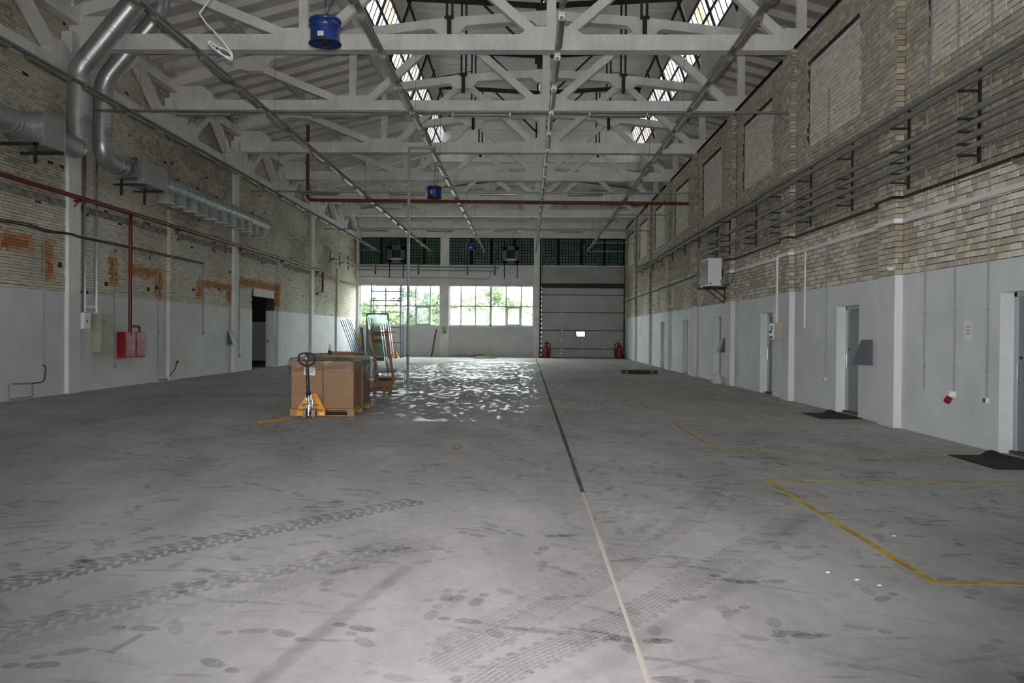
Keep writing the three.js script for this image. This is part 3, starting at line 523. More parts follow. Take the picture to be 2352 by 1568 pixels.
/* ---------- roof: ribbed slabs on the arched trusses ---------- */
const archY = [[0, 3.2], [3.2, 2.97], [6.4, 2.58], [9.6, 1.72], [12.65, 0.86]];   // axis of the upper chord above its lower edge (8.9), from the middle
const CH = 8.9;
const ceiling = struct('ceiling');
{
  const runs = [[6.4, 2.58, 9.6, 1.72], [9.6, 1.72, 12.75, 0.95]];
  for (const side of [-1, 1]) for (const [xa, ya, xb, yb] of runs) {
    const L = Math.hypot(xb - xa, yb - ya), ang = Math.atan2(yb - ya, xb - xa);
    const plateG = metreUV(new THREE.BoxGeometry(L, 0.05, 5.98)), crossG = metreUV((() => { const g = prism([[-0.05, 0], [0.05, 0], [0.1, 0.2], [-0.1, 0.2]], L - 0.24, new THREE.Vector3(-L / 2 + 0.12, 0, 0), new THREE.Vector3(0, 0, 1), ey, ex); return g; })()), longG = metreUV(new THREE.BoxGeometry(0.1, 0.3, 5.98));
    for (let k = -5; k < 6; k++) {
      const zc = ZK(k) + 3; const s = mesh('roof_slab', plateG, M.slab); s.position.copy(V(CX + side * (xa + xb) / 2, CH + (ya + yb) / 2 + 0.15 + 0.3, zc)); s.rotation.z = side * ang; if (side < 0) s.rotation.y = 0;
      ceiling.add(s);
      for (let q = 0; q < 6; q++) { const r = mesh('cross_rib', crossG, M.slab); r.position.set(0, -0.22, -2.5 + q); s.add(r); }
      for (const e of [-1, 1]) { const r = mesh('edge_rib', longG, M.slab); r.position.set(e * (L / 2 - 0.06), -0.13, 0); s.add(r); }
    }
  }
  // slabs over the last bay, beyond the skylight
  for (const side of [-1, 1]) for (const [xa, ya, xb, yb] of [[0, 3.2, 3.2, 2.97], [3.2, 2.97, 6.4, 2.58]]) {
    const L = Math.hypot(xb - xa, yb - ya), s = mesh('roof_slab', metreUV(new THREE.BoxGeometry(L + 0.05, 0.1, 5.98)), M.slab); s.position.copy(V(CX + side * (xa + xb) / 2, CH + (ya + yb) / 2 + 0.3, ZK(5) + 3)); s.rotation.z = side * Math.atan2(yb - ya, xb - xa); ceiling.add(s);
  }
  // skylight box: curbs, opaque upper cheeks, flat top slabs and the white gable
  for (const side of [-1, 1]) {
    const x = (o) => CX + side * o;
    for (let k = -5; k < 5; k++) {
      const z = ZK(k) + 3;
      const c = mesh('curb', join([bx(x(6.4), 12.08, -z, 0.16, 0.75, 5.98)]), M.slab); ceiling.add(c);
      const a = V(x(5.81), 14.16, z), b = V(x(5.42), 15.3, z); ceiling.add(mesh('cheek_panel', join([bar(a, b, 5.98, 0.08)]), M.slab));
      const a2 = V(x(6.4), 12.4, z), b2 = V(x(6.26), 12.8, z); ceiling.add(mesh('cheek_panel', join([bar(a2, b2, 5.98, 0.08)]), M.slab));
    }
  }
  for (let k = -5; k < 5; k++) for (let q = 0; q < 4; q++) { const s = mesh('top_slab', join([bx(CX - 4.29 + q * 2.86, 15.3, -(ZK(k) + 3), 2.855, 0.1, 5.99), ...[-2.5, -1.5, -0.5, 0.5, 1.5, 2.5].map(d => bx(CX - 4.29 + q * 2.86, 15.22, -(ZK(k) + 3 + d), 2.5, 0.1, 0.1))]), M.gable); ceiling.add(s); }
  for (let q = -6; q < 6; q++) for (let r = 0; r < 3; r++) { const o = mesh('gable_panel', join([bx(CX + 0.5 + q * 1.06, 12.75 + r * 1.0, -(ZK(5) - 0.1), 1.045, 0.985, 0.08)]), M.gable); ceiling.add(o); }
  ceiling.add(mesh('gable_backing', join([wbx(CX - 6.6, CX + 6.6, 11.8, 15.6, ZK(5) - 0.05, ZK(5) + 0.1)]), M.slab));
  ceiling.add(mesh('back_gable', join([wbx(CX - 6.6, CX + 6.6, 11.8, 15.6, ZB - 0.3, ZB - 0.2)]), M.slab));
}
/* skylight glazing: two rows of narrow patterned panes in each inclined side */
{
  const tones = [0xe0e4e2, 0xdcdfd6, 0xe4ded8, 0xd6dcdd, 0xddd6c8, 0xe8eaea].map(c => new THREE.MeshPhysicalMaterial({ color: new THREE.Color(c).multiplyScalar(0.4), transmission: 0.95, thickness: 0, roughness: 0.93, ior: 1.4 }));
  for (const side of [-1, 1]) {
    const w = struct('window_' + winNo++), pt = (t, z) => V(CX + side * (6.4 - 0.95 * t), 12.4 + 2.75 * t, z); const rest = [];
    for (let k = -5; k < 5; k++) for (let q = 0; q < 10; q++) for (const [t0, t1] of [[0.15, 0.375], [0.395, 0.635]]) {
      const z = ZK(k) + 0.3 + 0.6 * q, g = bar(pt(t0, z), pt(t1, z), 0.55, 0.008);
      if (k >= -1) w.add(mesh('pane', join([g]), tones[Math.floor(rnd() * tones.length)])); else rest.push(g);
    }
    const o = mesh('pane_row', join(rest), tones[0]); o.userData.kind = 'stuff'; w.add(o);
    for (let k = -5; k < 5; k++) {
      const zc = ZK(k) + 3;
      for (const t of [0.145, 0.385, 0.64]) w.add(mesh('glazing_rail', join([bar(pt(t - 0.014, zc), pt(t + 0.014, zc), 5.98, 0.1)]), M.darkSteel));
      const bars = []; for (let q = 0; q <= 10; q++) bars.push(bar(pt(0.15, ZK(k) + 0.6 * q), pt(0.635, ZK(k) + 0.6 * q), 0.045, 0.04)); w.add(mesh('glazing_bar', join(bars), M.darkSteel)); w.children[w.children.length - 1].userData.kind = 'stuff';
      w.add(mesh('mullion_post', join([bar(pt(0.0, ZK(k) + 0.25), pt(1.0, ZK(k) + 0.25), 0.2, 0.16)]), M.darkSteel));
      w.add(mesh('mullion_post', join([bar(pt(0.0, ZK(k) + 3), pt(1.0, ZK(k) + 3), 0.14, 0.12)]), M.darkSteel));
    }
  }
}
/* ---------- trusses ---------- */
function makeTruss() {
  const t = thing('roof_truss', 'white concrete arched roof truss spanning the hall above the cable trays', 'truss', [CX, CH, ZK(0)], 0, 'concrete roof trusses across the hall'), W = 0.36;
  const n = (x, y) => new THREE.Vector3(x, y, 0), jit = (g) => g;
  part(t, 'bottom_chord', [bx(0, 0.2, 0, 24.9, 0.4, W)], M.conc);
  for (const s of [-1, 1]) {
    for (let i = 0; i + 1 < archY.length; i++) { const [a, b] = [archY[i], archY[i + 1]], d = n(s * (b[0] - a[0]), b[1] - a[1]).setLength(0.06); part(t, 'top_chord', [bar(n(s * a[0], a[1]).sub(d), n(s * b[0], b[1]).add(i === 3 ? d.clone().multiplyScalar(0) : d), W, 0.3)], M.conc); }
    part(t, 'end_block', [prism([[11.3, 0], [12.45, 0], [12.45, 0.84], [11.35, 0.84], [11.05, 0.62], [10.95, 0.4]].map(p => [s * p[0], p[1]]), W + 0.03, new THREE.Vector3(0, 0, -W / 2 - 0.015), ex, ey, ez)], M.conc);
    part(t, 'gusset', [prism([[5.75, 0.38], [5.95, 0.56], [6.85, 0.56], [7.05, 0.38]].map(p => [s * p[0], p[1]]), W, new THREE.Vector3(0, 0, -W / 2), ex, ey, ez)], M.conc);
    part(t, 'gusset', [prism([[2.55, 2.95], [2.9, 2.58], [3.5, 2.55], [3.9, 2.85]].map(p => [s * p[0], p[1]]), W, new THREE.Vector3(0, 0, -W / 2), ex, ey, ez)], M.conc);
    part(t, 'gusset', [prism([[9.0, 1.8], [9.35, 1.35], [9.85, 1.35], [10.3, 1.45]].map(p => [s * p[0], p[1]]), W, new THREE.Vector3(0, 0, -W / 2), ex, ey, ez)], M.conc);
    for (const [a, b] of [[[9.5, 1.5], [6.95, 0.46]], [[5.85, 0.46], [3.35, 2.7]], [[2.95, 2.65], [0.45, 0.5]]]) part(t, 'diagonal', [bar(n(s * a[0], a[1]), n(s * b[0], b[1]), 0.2, 0.24)], M.conc);
    part(t, 'post', [bx(s * 6.4, 1.5, 0, 0.22, 2.0, 0.2)], M.conc);
  }
  part(t, 'gusset', [prism([[-0.85, 0.38], [-0.5, 0.6], [0.5, 0.6], [0.85, 0.38]], W, new THREE.Vector3(0, 0, -W / 2), ex, ey, ez)], M.conc);
  part(t, 'gusset', [prism([[-0.6, 3.1], [-0.3, 2.85], [0.3, 2.85], [0.6, 3.1]], W, new THREE.Vector3(0, 0, -W / 2), ex, ey, ez)], M.conc);
  part(t, 'post', [bx(0, 1.8, 0, 0.24, 2.5, 0.2)], M.conc);
  return t;
}
const truss0 = makeTruss(); for (let k = 1; k <= 6; k++) dup(truss0, [CX, CH, ZK(k) - (k === 6 ? 0.28 : 0)]);
// steel frames of the skylight standing on the trusses
function makeFrame() {
  const f = thing('skylight_trestle', 'dark steel skylight trestle of paired posts and sloping beams on a truss', 'trestle', [CX, 11.9, ZK(0)], 0, 'steel skylight trestles'), n = (x, y) => new THREE.Vector3(x, y, 0);
  for (const s of [-1, 1]) {
    part(f, 'post', [bx(s * 3.2 - 0.09, 1.3, 0.06, 0.07, 3.4, 0.12), bx(s * 3.2 + 0.09, 1.3, 0.06, 0.07, 3.4, 0.12)], M.darkSteel);
    part(f, 'post_shoe', [bx(s * 3.2, 0.1, 0.2, 0.3, 0.1, 0.12), bx(s * 3.2, -0.25, 0.22, 0.14, 0.75, 0.07)], M.darkSteel);
    part(f, 'roof_beam', [bar(n(0, 2.93), n(s * 5.5, 3.24), 0.12, 0.2)], M.darkSteel);
    part(f, 'knee_brace', [bar(n(s * 0.1, 0.75), n(s * 2.4, 2.95), 0.08, 0.08)], M.darkSteel);
    part(f, 'tie_rod', [bar(n(s * 3.3, 2.2), n(s * 5.75, 1.75), 0.03, 0.03)], M.rustSteel);
  }
  part(f, 'post', [bx(-0.16, 1.5, 0.06, 0.08, 3.0, 0.12), bx(0.0, 1.5, 0.06, 0.08, 3.0, 0.12)], M.darkSteel);
  part(f, 'gusset_plate', [bx(-0.05, 2.7, 0.1, 0.5, 0.35, 0.02), bx(0.12, 0.55, 0.08, 0.2, 0.5, 0.02)], M.darkSteel);
  return f;
}
const frame0 = makeFrame(); for (let k = 1; k <= 4; k++) dup(frame0, [CX, 11.9, ZK(k)]);
for (const s of [-1, 1]) ceiling.add(mesh('purlin', join([wbx(CX + s * 5.46 - 0.04, CX + s * 5.46 + 0.04, 14.94, 15.02, 8, ZK(5))]), M.darkSteel));

/* ---------- columns and eaves trusses along the left wall ---------- */
const colLab = ['by the electrical cabinets', 'beside the wall opening', 'behind the wrapped cardboard boxes'];
[0, 2, 4].forEach((k, i) => {
  const c = thing('column', 'white concrete column in the left brick wall ' + colLab[i], 'column', [XL + 0.04, 0, ZK(k)]);
  part(c, 'shaft', [bx(0, (DADO_L + 8.02) / 2, 0, 0.14, 8.02 - DADO_L, 0.56)], M.conc); part(c, 'painted_base', [bx(0, DADO_L / 2, 0, 0.142, DADO_L, 0.562)], M.dado);
});
function makeEaves() {
  const t = thing('eaves_truss', 'white concrete eaves truss with inclined struts along the left wall', 'truss', [XL + 0.2, 8.03, ZK(0) - 6], 0, 'eaves trusses along the left wall'), n = (y, z) => new THREE.Vector3(0, y, z), X3 = ex, D = 0.28;
  part(t, 'bottom_chord', [bx(0, 0.16, 0, D, 0.32, 11.98)], M.conc);
  for (const h of [-3, 3]) {
    for (const s of [-1, 1]) { part(t, 'strut', [bar(n(1.6, h + s * 0.15), n(0.5, h + s * 1.75), D - 0.02, 0.24, X3)], M.conc); part(t, 'strut_foot', [prism([[1.5, 0.3], [1.6, 0.75], [2.1, 0.8], [2.95, 0.3]].map(p => [s * p[0], p[1]]), D, new THREE.Vector3(-D / 2, 0, h), new THREE.Vector3(0, 0, 1), ey, ex)], M.conc); }
    part(t, 'top_chord', [bx(0, 1.62, h, D, 0.28, 5.9)], M.conc);
  }
  for (const h of [-5.7, 0, 5.7]) part(t, 'bearing_block', [bx(0, 0.75, h, D, 0.9, h ? 0.55 : 1.2)], M.conc);
  return t;
}
const eaves0 = makeEaves(); for (let j = 1; j < 4; j++) dup(eaves0, [XL + 0.2, 8.03, ZK(0) - 6 + 12 * j]);
/* ---------- cable trays, lamps ---------- */
const TY = 7.2, trayX = [-10.13, -6.6, -2.94, 0.55, 3.97];
const trayWhere = ['beside the left brick wall', 'under the roof slabs past the ducts', 'passing the blue fans', 'under the middle of the trusses', 'on the side of the wall pipes'];
const holeGeo = metreUV(new THREE.BoxGeometry(0.012, 0.012, 0.04));
function channel(a, b, w = 0.1, h = 0.05) {   // open tray between two points at the same height
  const up = ey, d = b.clone().sub(a).normalize(), side = new THREE.Vector3().crossVectors(d, up).normalize(), o = side.clone().multiplyScalar(w / 2);
  return [bar(a, b, w, 0.004, side), bar(a.clone().add(o).addScaledVector(up, h / 2), b.clone().add(o).addScaledVector(up, h / 2), h, 0.004, up), bar(a.clone().sub(o).addScaledVector(up, h / 2), b.clone().sub(o).addScaledVector(up, h / 2), h, 0.004, up)];
}
trayX.forEach((x, i) => {
  const t = thing('cable_tray', 'long galvanised cable tray with lamps ' + trayWhere[i], 'cable tray', [x, TY, 32]);
  wpart(t, 'channel', channel(V(x, TY, 9), V(x, TY, 56.6)), M.tray);
  wpart(t, 'cable', [tube([9, 14, 20, 26, 33, 40, 48, 56.4].map((z, q) => V(x + (q % 2 ? 0.02 : -0.02), TY + 0.02, z)), 0.012, 60, 5)], M.plasticGrey);
  for (let k = 0; k <= 5; k++) wpart(t, 'hanger', [cyl(V(x, TY + 0.05, ZK(k)), V(x, CH, ZK(k)), 0.006, 5)], M.tray);
});
function makeLamp() {
  const l = thing('fluorescent_lamp', 'x', 'lamp', [0, TY, 0]);
  part(l, 'housing', [rbx(0, -0.04, 0, 0.135, 0.03, 1.42, 0.01)], M.lampBody);
  const s = new THREE.Shape(); s.moveTo(-0.062, 0); s.bezierCurveTo(-0.06, -0.035, -0.045, -0.042, 0, -0.042); s.bezierCurveTo(0.045, -0.042, 0.06, -0.035, 0.062, 0); s.closePath();
  part(l, 'diffuser', [new THREE.ExtrudeGeometry(s, { depth: 1.38, bevelEnabled: true, bevelSize: 0.004, bevelThickness: 0.012, bevelSegments: 1, curveSegments: 5 }).translate(0, -0.055, -0.69)], M.diffuser);
  for (const e of [-1, 1]) part(l, 'bracket', [bx(0, -0.015, e * 0.73, 0.15, 0.03, 0.03), bx(-0.045, -0.04, e * 0.73, 0.026, 0.04, 0.035), bx(0.045, -0.04, e * 0.73, 0.026, 0.04, 0.035)], M.alu);
  return l;
}
const lamp0 = makeLamp(); let firstLamp = true;
function lampAt(pos, turn, label, group) { pos = [pos[0], pos[1] - 0.006, pos[2]]; if (firstLamp) { firstLamp = false; lamp0.position.copy(V(...pos)); lamp0.rotation.y = turn; tag(lamp0, label, 'lamp', group); return; } dup(lamp0, pos, turn, label, group); }
trayX.forEach((x, i) => { for (let n = 0; n < 21; n++) { const z = 12.31 + 2.12 * n + 0.73; if (z > 55.8) break; if ([21.2, 33.2, 45.2].some(c => Math.abs(z - c) < 0.0)) continue; lampAt([x, TY, z], 0, 'long twin-tube ceiling lamp under the cable tray ' + trayWhere[i], 'lamps on the tray ' + trayWhere[i]); } });
[[21.15, 'first'], [33.15, 'second'], [45.15, 'third']].forEach(([z], i) => {
  const where = ['near the steel ducts', 'next to the brown drain pipe', 'in front of the green glass blocks'][i];
  const y = TY + 0.08, t = thing('cross_tray', 'galvanised cable tray running across the hall ' + where, 'cable tray', [-2.4, y, z]);
  wpart(t, 'channel', channel(V(-11.2, y, z), V(6.58, y, z), 0.08, 0.05), M.tray);
  if (i === 0) { const n = 170, im = new THREE.InstancedMesh(holeGeo, M.black, n), m4 = new THREE.Matrix4(); for (let q = 0; q < n; q++) im.setMatrixAt(q, m4.makeTranslation(-5 + q * 0.055 + 2.4, 0.027, 0.04)); im.name = 'perforation'; im.userData.kind = 'stuff'; im.castShadow = im.receiveShadow = true; t.add(im); }
  wpart(t, 'bracket', [bx(6.52, y - 0.02, -z, 0.16, 0.03, 0.05), bar(V(6.35, y - 0.03, z), V(6.58, y - 0.25, z), 0.03, 0.02)], M.tray);
  for (const x of [-8.37, -4.85, -1.22, 2.26]) lampAt([x, y - 0.005, z], Math.PI / 2, 'twin-tube lamp hung under the cross tray ' + where, 'lamps on the cross tray ' + where);
});
[[39.2, 3.97, 6.58, 'beside the wall pilaster past the drain pipe'], [51.2, 3.97, 6.58, 'by the gate columns'], [56.5, 3.97, 6.7, 'close to the gate wall']].forEach(([z, a, b, w]) => single('tray_bracket', channel(V(a, TY + 0.08, z), V(b, TY + 0.08, z), 0.05, 0.04), M.tray, 'short tray arm reaching to the right wall ' + w, 'bracket'));
single('tray_bracket', channel(V(-11.7, TY + 0.08, 56.5), V(-10.13, TY + 0.08, 56.5), 0.05, 0.04), M.tray, 'short tray arm reaching to the left corner column', 'bracket');
single('drain_pipe', [pipe([V(-9.05, 10.1, 33.75), V(-9.05, 7.05, 33.75), V(6.5, 6.98, 33.75)], 0.07, 0.25)], M.brownPipe, 'brown drain pipe dropping from the roof and crossing the hall', 'pipe');

/* perforated drop pole with an arm to the tray */
{
  const p = thing('cable_drop', 'perforated galvanised cable pole standing on the floor beside the crate', 'pole', [-3.5, 0, 24.17]);
  part(p, 'upright', [bx(0, 3.54, 0, 0.075, 7.08, 0.004), bx(-0.036, 3.54, 0.022, 0.004, 7.08, 0.045), bx(0.036, 3.54, 0.022, 0.004, 7.08, 0.045)], M.tray);
  part(p, 'arm', [bx(0.38, 7.08, 0, 0.85, 0.05, 0.06)], M.tray);
  part(p, 'foot_plate', [bx(0, 0.006, 0, 0.26, 0.012, 0.14)], M.zincFlat);
  const n = 120, im = new THREE.InstancedMesh(metreUV(new THREE.BoxGeometry(0.022, 0.026, 0.006)), M.black, n), m4 = new THREE.Matrix4(); for (let q = 0; q < n; q++) im.setMatrixAt(q, m4.makeTranslation(0, 0.15 + q * 0.057, 0.003)); im.name = 'perforation'; im.userData.kind = 'stuff'; im.castShadow = im.receiveShadow = true; p.add(im);
  part(p, 'cable', [tube([[-0.03, 7.0], [-0.02, 4], [-0.02, 0.8], [-0.06, 0.55], [-0.1, 0.3], [-0.07, 0.14], [-0.02, 0.2], [-0.03, 0.42], [-0.12, 0.5]].map(([x, y]) => new THREE.Vector3(x, y, 0.03)), 0.011, 80, 6)], M.plasticGrey);
  part(p, 'tie', [bx(0, 0.98, 0.02, 0.11, 0.03, 0.06)], S({ color: 0x2a3f8f, roughness: 0.5 }));
}
/* ---------- blue destratification fans ---------- */
function makeFan() {
  const f = thing('ceiling_fan_unit', 'x', 'fan', [-3.78, 6.97, 15.25]);
  const prof = (a) => new THREE.LatheGeometry(a.map(p => new THREE.Vector2(p[0], p[1])), 32);
  part(f, 'drum', [prof([[0.285, 0.0], [0.27, 0.02], [0.265, 0.36], [0.292, 0.375], [0.292, 0.41], [0.27, 0.425], [0.268, 0.44]])], M.blue);
  part(f, 'bottom_ring', [new THREE.TorusGeometry(0.285, 0.016, 8, 36).rotateX(Math.PI / 2).translate(0, 0.0, 0)], M.grill);
  part(f, 'top_ring', [prof([[0.25, 0.47], [0.292, 0.475], [0.297, 0.52], [0.285, 0.55], [0.25, 0.56]])], M.blue);
  const g = []; for (let r = 0.07; r < 0.28; r += 0.042) g.push(new THREE.TorusGeometry(r, 0.0035, 5, 28).rotateX(Math.PI / 2)); for (let a = 0; a < 6; a++) g.push(bx(0, 0, 0, 0.56, 0.006, 0.008).rotateY(a * Math.PI / 6)); const gr = part(f, 'grille', g, M.grill); gr.userData.kind = 'stuff';
  part(f, 'motor', [cyl(new THREE.Vector3(0, 0.02, 0), new THREE.Vector3(0, 0.2, 0), 0.08, 18), bx(-0.03, 0.0, 0, 0.1, 0.05, 0.09)], M.black);
  for (let a = 0; a < 5; a++) part(f, 'blade', [bx(0.17, 0, 0, 0.2, 0.008, 0.11).rotateX(0.5).rotateY(a * Math.PI * 0.4).translate(0, 0.22, 0)], M.grill);
  for (let a = 0; a < 4; a++) part(f, 'bracket', [bx(0.26, 0.5, 0, 0.02, 0.16, 0.03).rotateY(a * Math.PI / 2 + 0.4), bx(0.14, 0.6, 0, 0.04, 0.02, 0.03).rotateY(a * Math.PI / 2 + 0.4)], M.darkSteel);
  part(f, 'tip', [cyl(new THREE.Vector3(-0.12, 0.57, 0.05), new THREE.Vector3(-0.17, 0.61, 0.05), 0.012, 8), cyl(new THREE.Vector3(0.12, 0.57, 0.05), new THREE.Vector3(0.18, 0.6, 0.05), 0.012, 8)], M.redPipe);
  part(f, 'wire', [cyl(new THREE.Vector3(0, 0.56, 0), new THREE.Vector3(0, 4.2, 0), 0.006, 5)], M.grill);
  part(f, 'cable', [tube([[0.03, 0.56, 0], [0.06, 0.75, 0], [0.13, 0.85, 0.02], [0.14, 1.0, 0], [0.04, 1.15, 0], [0.01, 2.2, 0]].map(p => new THREE.Vector3(...p)), 0.008, 40, 5)], M.black);
  for (const c of f.children) if (!['wire', 'cable'].includes(c.name)) c.scale.y = 0.8; else c.position.y = -0.1;
  return f;
}
const fan0 = makeFan(); tag(fan0, 'blue drum fan with a white sticker hung before the first truss', 'fan', 'blue drum fans on wires');
{
  const s = sheet(fan0, 'sticker', 0.11, 0.085, paperCanvas(64, 48, (x) => { x.fillStyle = '#8a8f98'; x.fillRect(10, 12, 40, 3); x.fillRect(10, 22, 30, 3); x.fillRect(10, 32, 36, 3); }), new THREE.Vector3(-0.02, 0.1, 0.27), 0, 0.04);
  const f2 = dup(fan0, [-3.72, 6.97, 32.6], 0, 'blue drum fan with a round red badge hung by the drain pipe', 'blue drum fans on wires'); f2.remove(f2.children.find(c => c.name === 'sticker'));
  const badge = mesh('badge', new THREE.CylinderGeometry(0.085, 0.085, 0.012, 24).rotateX(Math.PI / 2), [M.extRed, S({ color: 0xffffff, roughness: 0.6, map: paperCanvas(96, 96, (x) => { x.fillStyle = '#a81f22'; x.fillRect(0, 0, 96, 96); x.fillStyle = '#d9cfa0'; x.fillRect(8, 44, 80, 12); x.beginPath(); for (let i = 0; i < 5; i++) { x.moveTo(14 + i * 15, 44); x.lineTo(21 + i * 15, 32); x.lineTo(29 + i * 15, 44); } x.fill(); }) }), M.extRed]); badge.position.set(-0.08, 0.2, 0.255); f2.add(badge);
  const f3 = dup(fan0, [-3.63, 6.97, 52.6], 0, 'blue drum fan hung before the green glass blocks of the end wall', 'blue drum fans on wires');
}
/* ---------- galvanised ducts on the left ---------- */
{
  const X = -11.3, ring = (p, d, r) => { const g = new THREE.TorusGeometry(r, 0.008, 6, 32); g.applyQuaternion(new THREE.Quaternion().setFromUnitVectors(ez, d.clone().normalize())); return g.translate(p.x, p.y, p.z); };
  const d1 = thing('ventilation_duct', 'round galvanised duct with a square box rising to the roof beside the first column', 'duct', [X, 5.8, 20.8]), r = 0.275, a = [V(X, 6.25, 19.55), V(X, 6.25, 20.8), V(X, 8.22, 20.8), V(-9.7, 10.15, 20.8), V(-9.7, 11.1, 20.8)];
  wpart(d1, 'round_duct', [pipe(a, r, 0.24, 28)], M.zinc);
  wpart(d1, 'seam_ring', [ring(V(X, 6.25, 19.75), ez, r + 0.004), ring(V(X, 6.25, 20.5), ez, r + 0.004), ring(V(X, 6.55, 20.8), ey, r + 0.004), ring(V(X, 6.95, 20.8), ey, r + 0.004), ring(V(X, 7.05, 20.8), ey, r + 0.004), ring(V(X, 7.9, 20.8), ey, r + 0.004), ring(V(X, 8.0, 20.8), ey, r + 0.004), ...[0.15, 0.52, 0.56, 0.85].map(t => ring(a[2].clone().lerp(a[3], t), a[3].clone().sub(a[2]), r + 0.004))], M.zincFlat);
  wpart(d1, 'silencer_box', [wbx(X - 0.38, X + 0.36, 5.88, 6.62, 18.68, 19.55), bx(X - 0.01, 6.25, -18.68, 0.78, 0.78, 0.02), bx(X - 0.01, 6.25, -19.55, 0.78, 0.78, 0.02)], M.zincFlat);
  const cone = new THREE.CylinderGeometry(0.275, 0.52, 0.62, 4, 1, true).rotateY(Math.PI / 4).rotateX(Math.PI / 2).translate(X, 6.25, -18.36); wpart(d1, 'transition', [cone], M.zinc);
  wpart(d1, 'inlet_duct', [cyl(V(X, 6.25, 14), V(X, 6.25, 18.15), r, 28)], M.zinc);
  wpart(d1, 'inlet_ring', [ring(V(X, 6.25, 17.9), ez, r + 0.006), ring(V(X, 6.25, 18.05), ez, r + 0.006)], M.zincFlat);
  for (const g of [wbx(XL + 0.02, X + 0.4, 5.8, 5.87, 18.4, 18.46), wbx(X + 0.3, X + 0.36, 5.4, 5.85, 18.4, 18.46), wbx(XL + 0.02, X + 0.4, 5.8, 5.87, 19.4, 19.46)]) wpart(d1, 'bracket', [g], M.darkSteel);
  const r2 = 0.245, b = [V(X, 6.25, 23.3), V(X, 6.25, 22.0), V(X, 8.3, 22.0), V(-9.75, 10.1, 22.0), V(-9.75, 11.1, 22.0)];
  const d2 = thing('ventilation_duct', 'round galvanised duct with hanging diffusers along the left brick wall', 'duct', [X, 5.8, 28]);
  wpart(d2, 'round_duct', [pipe(b, r2, 0.42, 28)], M.zinc);
  wpart(d2, 'seam_ring', [ring(V(X, 6.7, 22), ey, r2 + 0.004), ring(V(X, 7.05, 22), ey, r2 + 0.004), ring(V(X, 7.15, 22), ey, r2 + 0.004), ring(V(X, 8.0, 22), ey, r2 + 0.004), ring(V(X, 8.1, 22), ey, r2 + 0.004), ring(V(X, 6.25, 22.7), ez, r2 + 0.004), ring(V(X, 6.25, 23.0), ez, r2 + 0.004), ...[0.1, 0.5, 0.9].map(t => ring(b[2].clone().lerp(b[3], t), b[3].clone().sub(b[2]), r2 + 0.004))], M.zincFlat);
  wpart(d2, 'transition', [new THREE.CylinderGeometry(0.245, 0.46, 0.4, 4, 1, true).rotateY(Math.PI / 4).rotateX(-Math.PI / 2).translate(X, 6.25, -23.5)], M.zinc);
  wpart(d2, 'silencer_box', [wbx(X - 0.33, X + 0.33, 5.92, 6.58, 23.7, 25.2), bx(X, 6.25, -23.7, 0.7, 0.7, 0.02), bx(X, 6.25, -25.2, 0.7, 0.7, 0.02)], M.zincFlat);
  wpart(d2, 'supply_duct', [cyl(V(X, 6.25, 25.2), V(X, 6.25, 35.7), 0.27, 28)], M.zincFlat);
  const sp = []; for (let z = 25.5; z < 35.7; z += 0.5) sp.push(ring(V(X, 6.25, z), ez, 0.272)); wpart(d2, 'spiral_seam', sp, M.tray).userData.kind = 'stuff';
  for (let i = 0; i < 11; i++) { const z = 25.9 + i * 0.93; const n = wpart(d2, 'diffuser_neck', [wbx(X - 0.14, X + 0.18, 5.68, 6.12, z - 0.2, z + 0.2)], M.zincFlat); wpart(n, 'louvre', [wbx(X - 0.16, X + 0.2, 5.655, 5.68, z - 0.23, z + 0.23)], M.white); }
  for (const g of [wbx(XL + 0.02, X + 0.3, 5.86, 5.91, 23.8, 23.86), wbx(X - 0.02, X + 0.04, 5.45, 5.9, 23.0, 23.06), wbx(X - 0.02, X + 0.04, 5.4, 5.9, 24.4, 24.46), wbx(XL + 0.02, X + 0.3, 5.86, 5.91, 25.0, 25.06)]) wpart(d2, 'bracket', [g], M.darkSteel);
  for (const d of [d1, d2]) { d.scale.setScalar(0.988); const f = 0.988; d.position.set(d.position.x, EYE + (d.position.y - EYE) * f, d.position.z * f); d.position.x = X + 0.0; }
  [26.4, 27.8, 29.5, 31.3, 33.4, 35.4].forEach((z) => single('duct_anchor', [wbx(XL + 0.005, XL + 0.09, 6.68, 6.78, z - 0.05, z + 0.05)], M.rustSteel, 'small dark steel anchor in the bricks above the diffuser duct', 'anchor', 'anchors above the duct'));
}
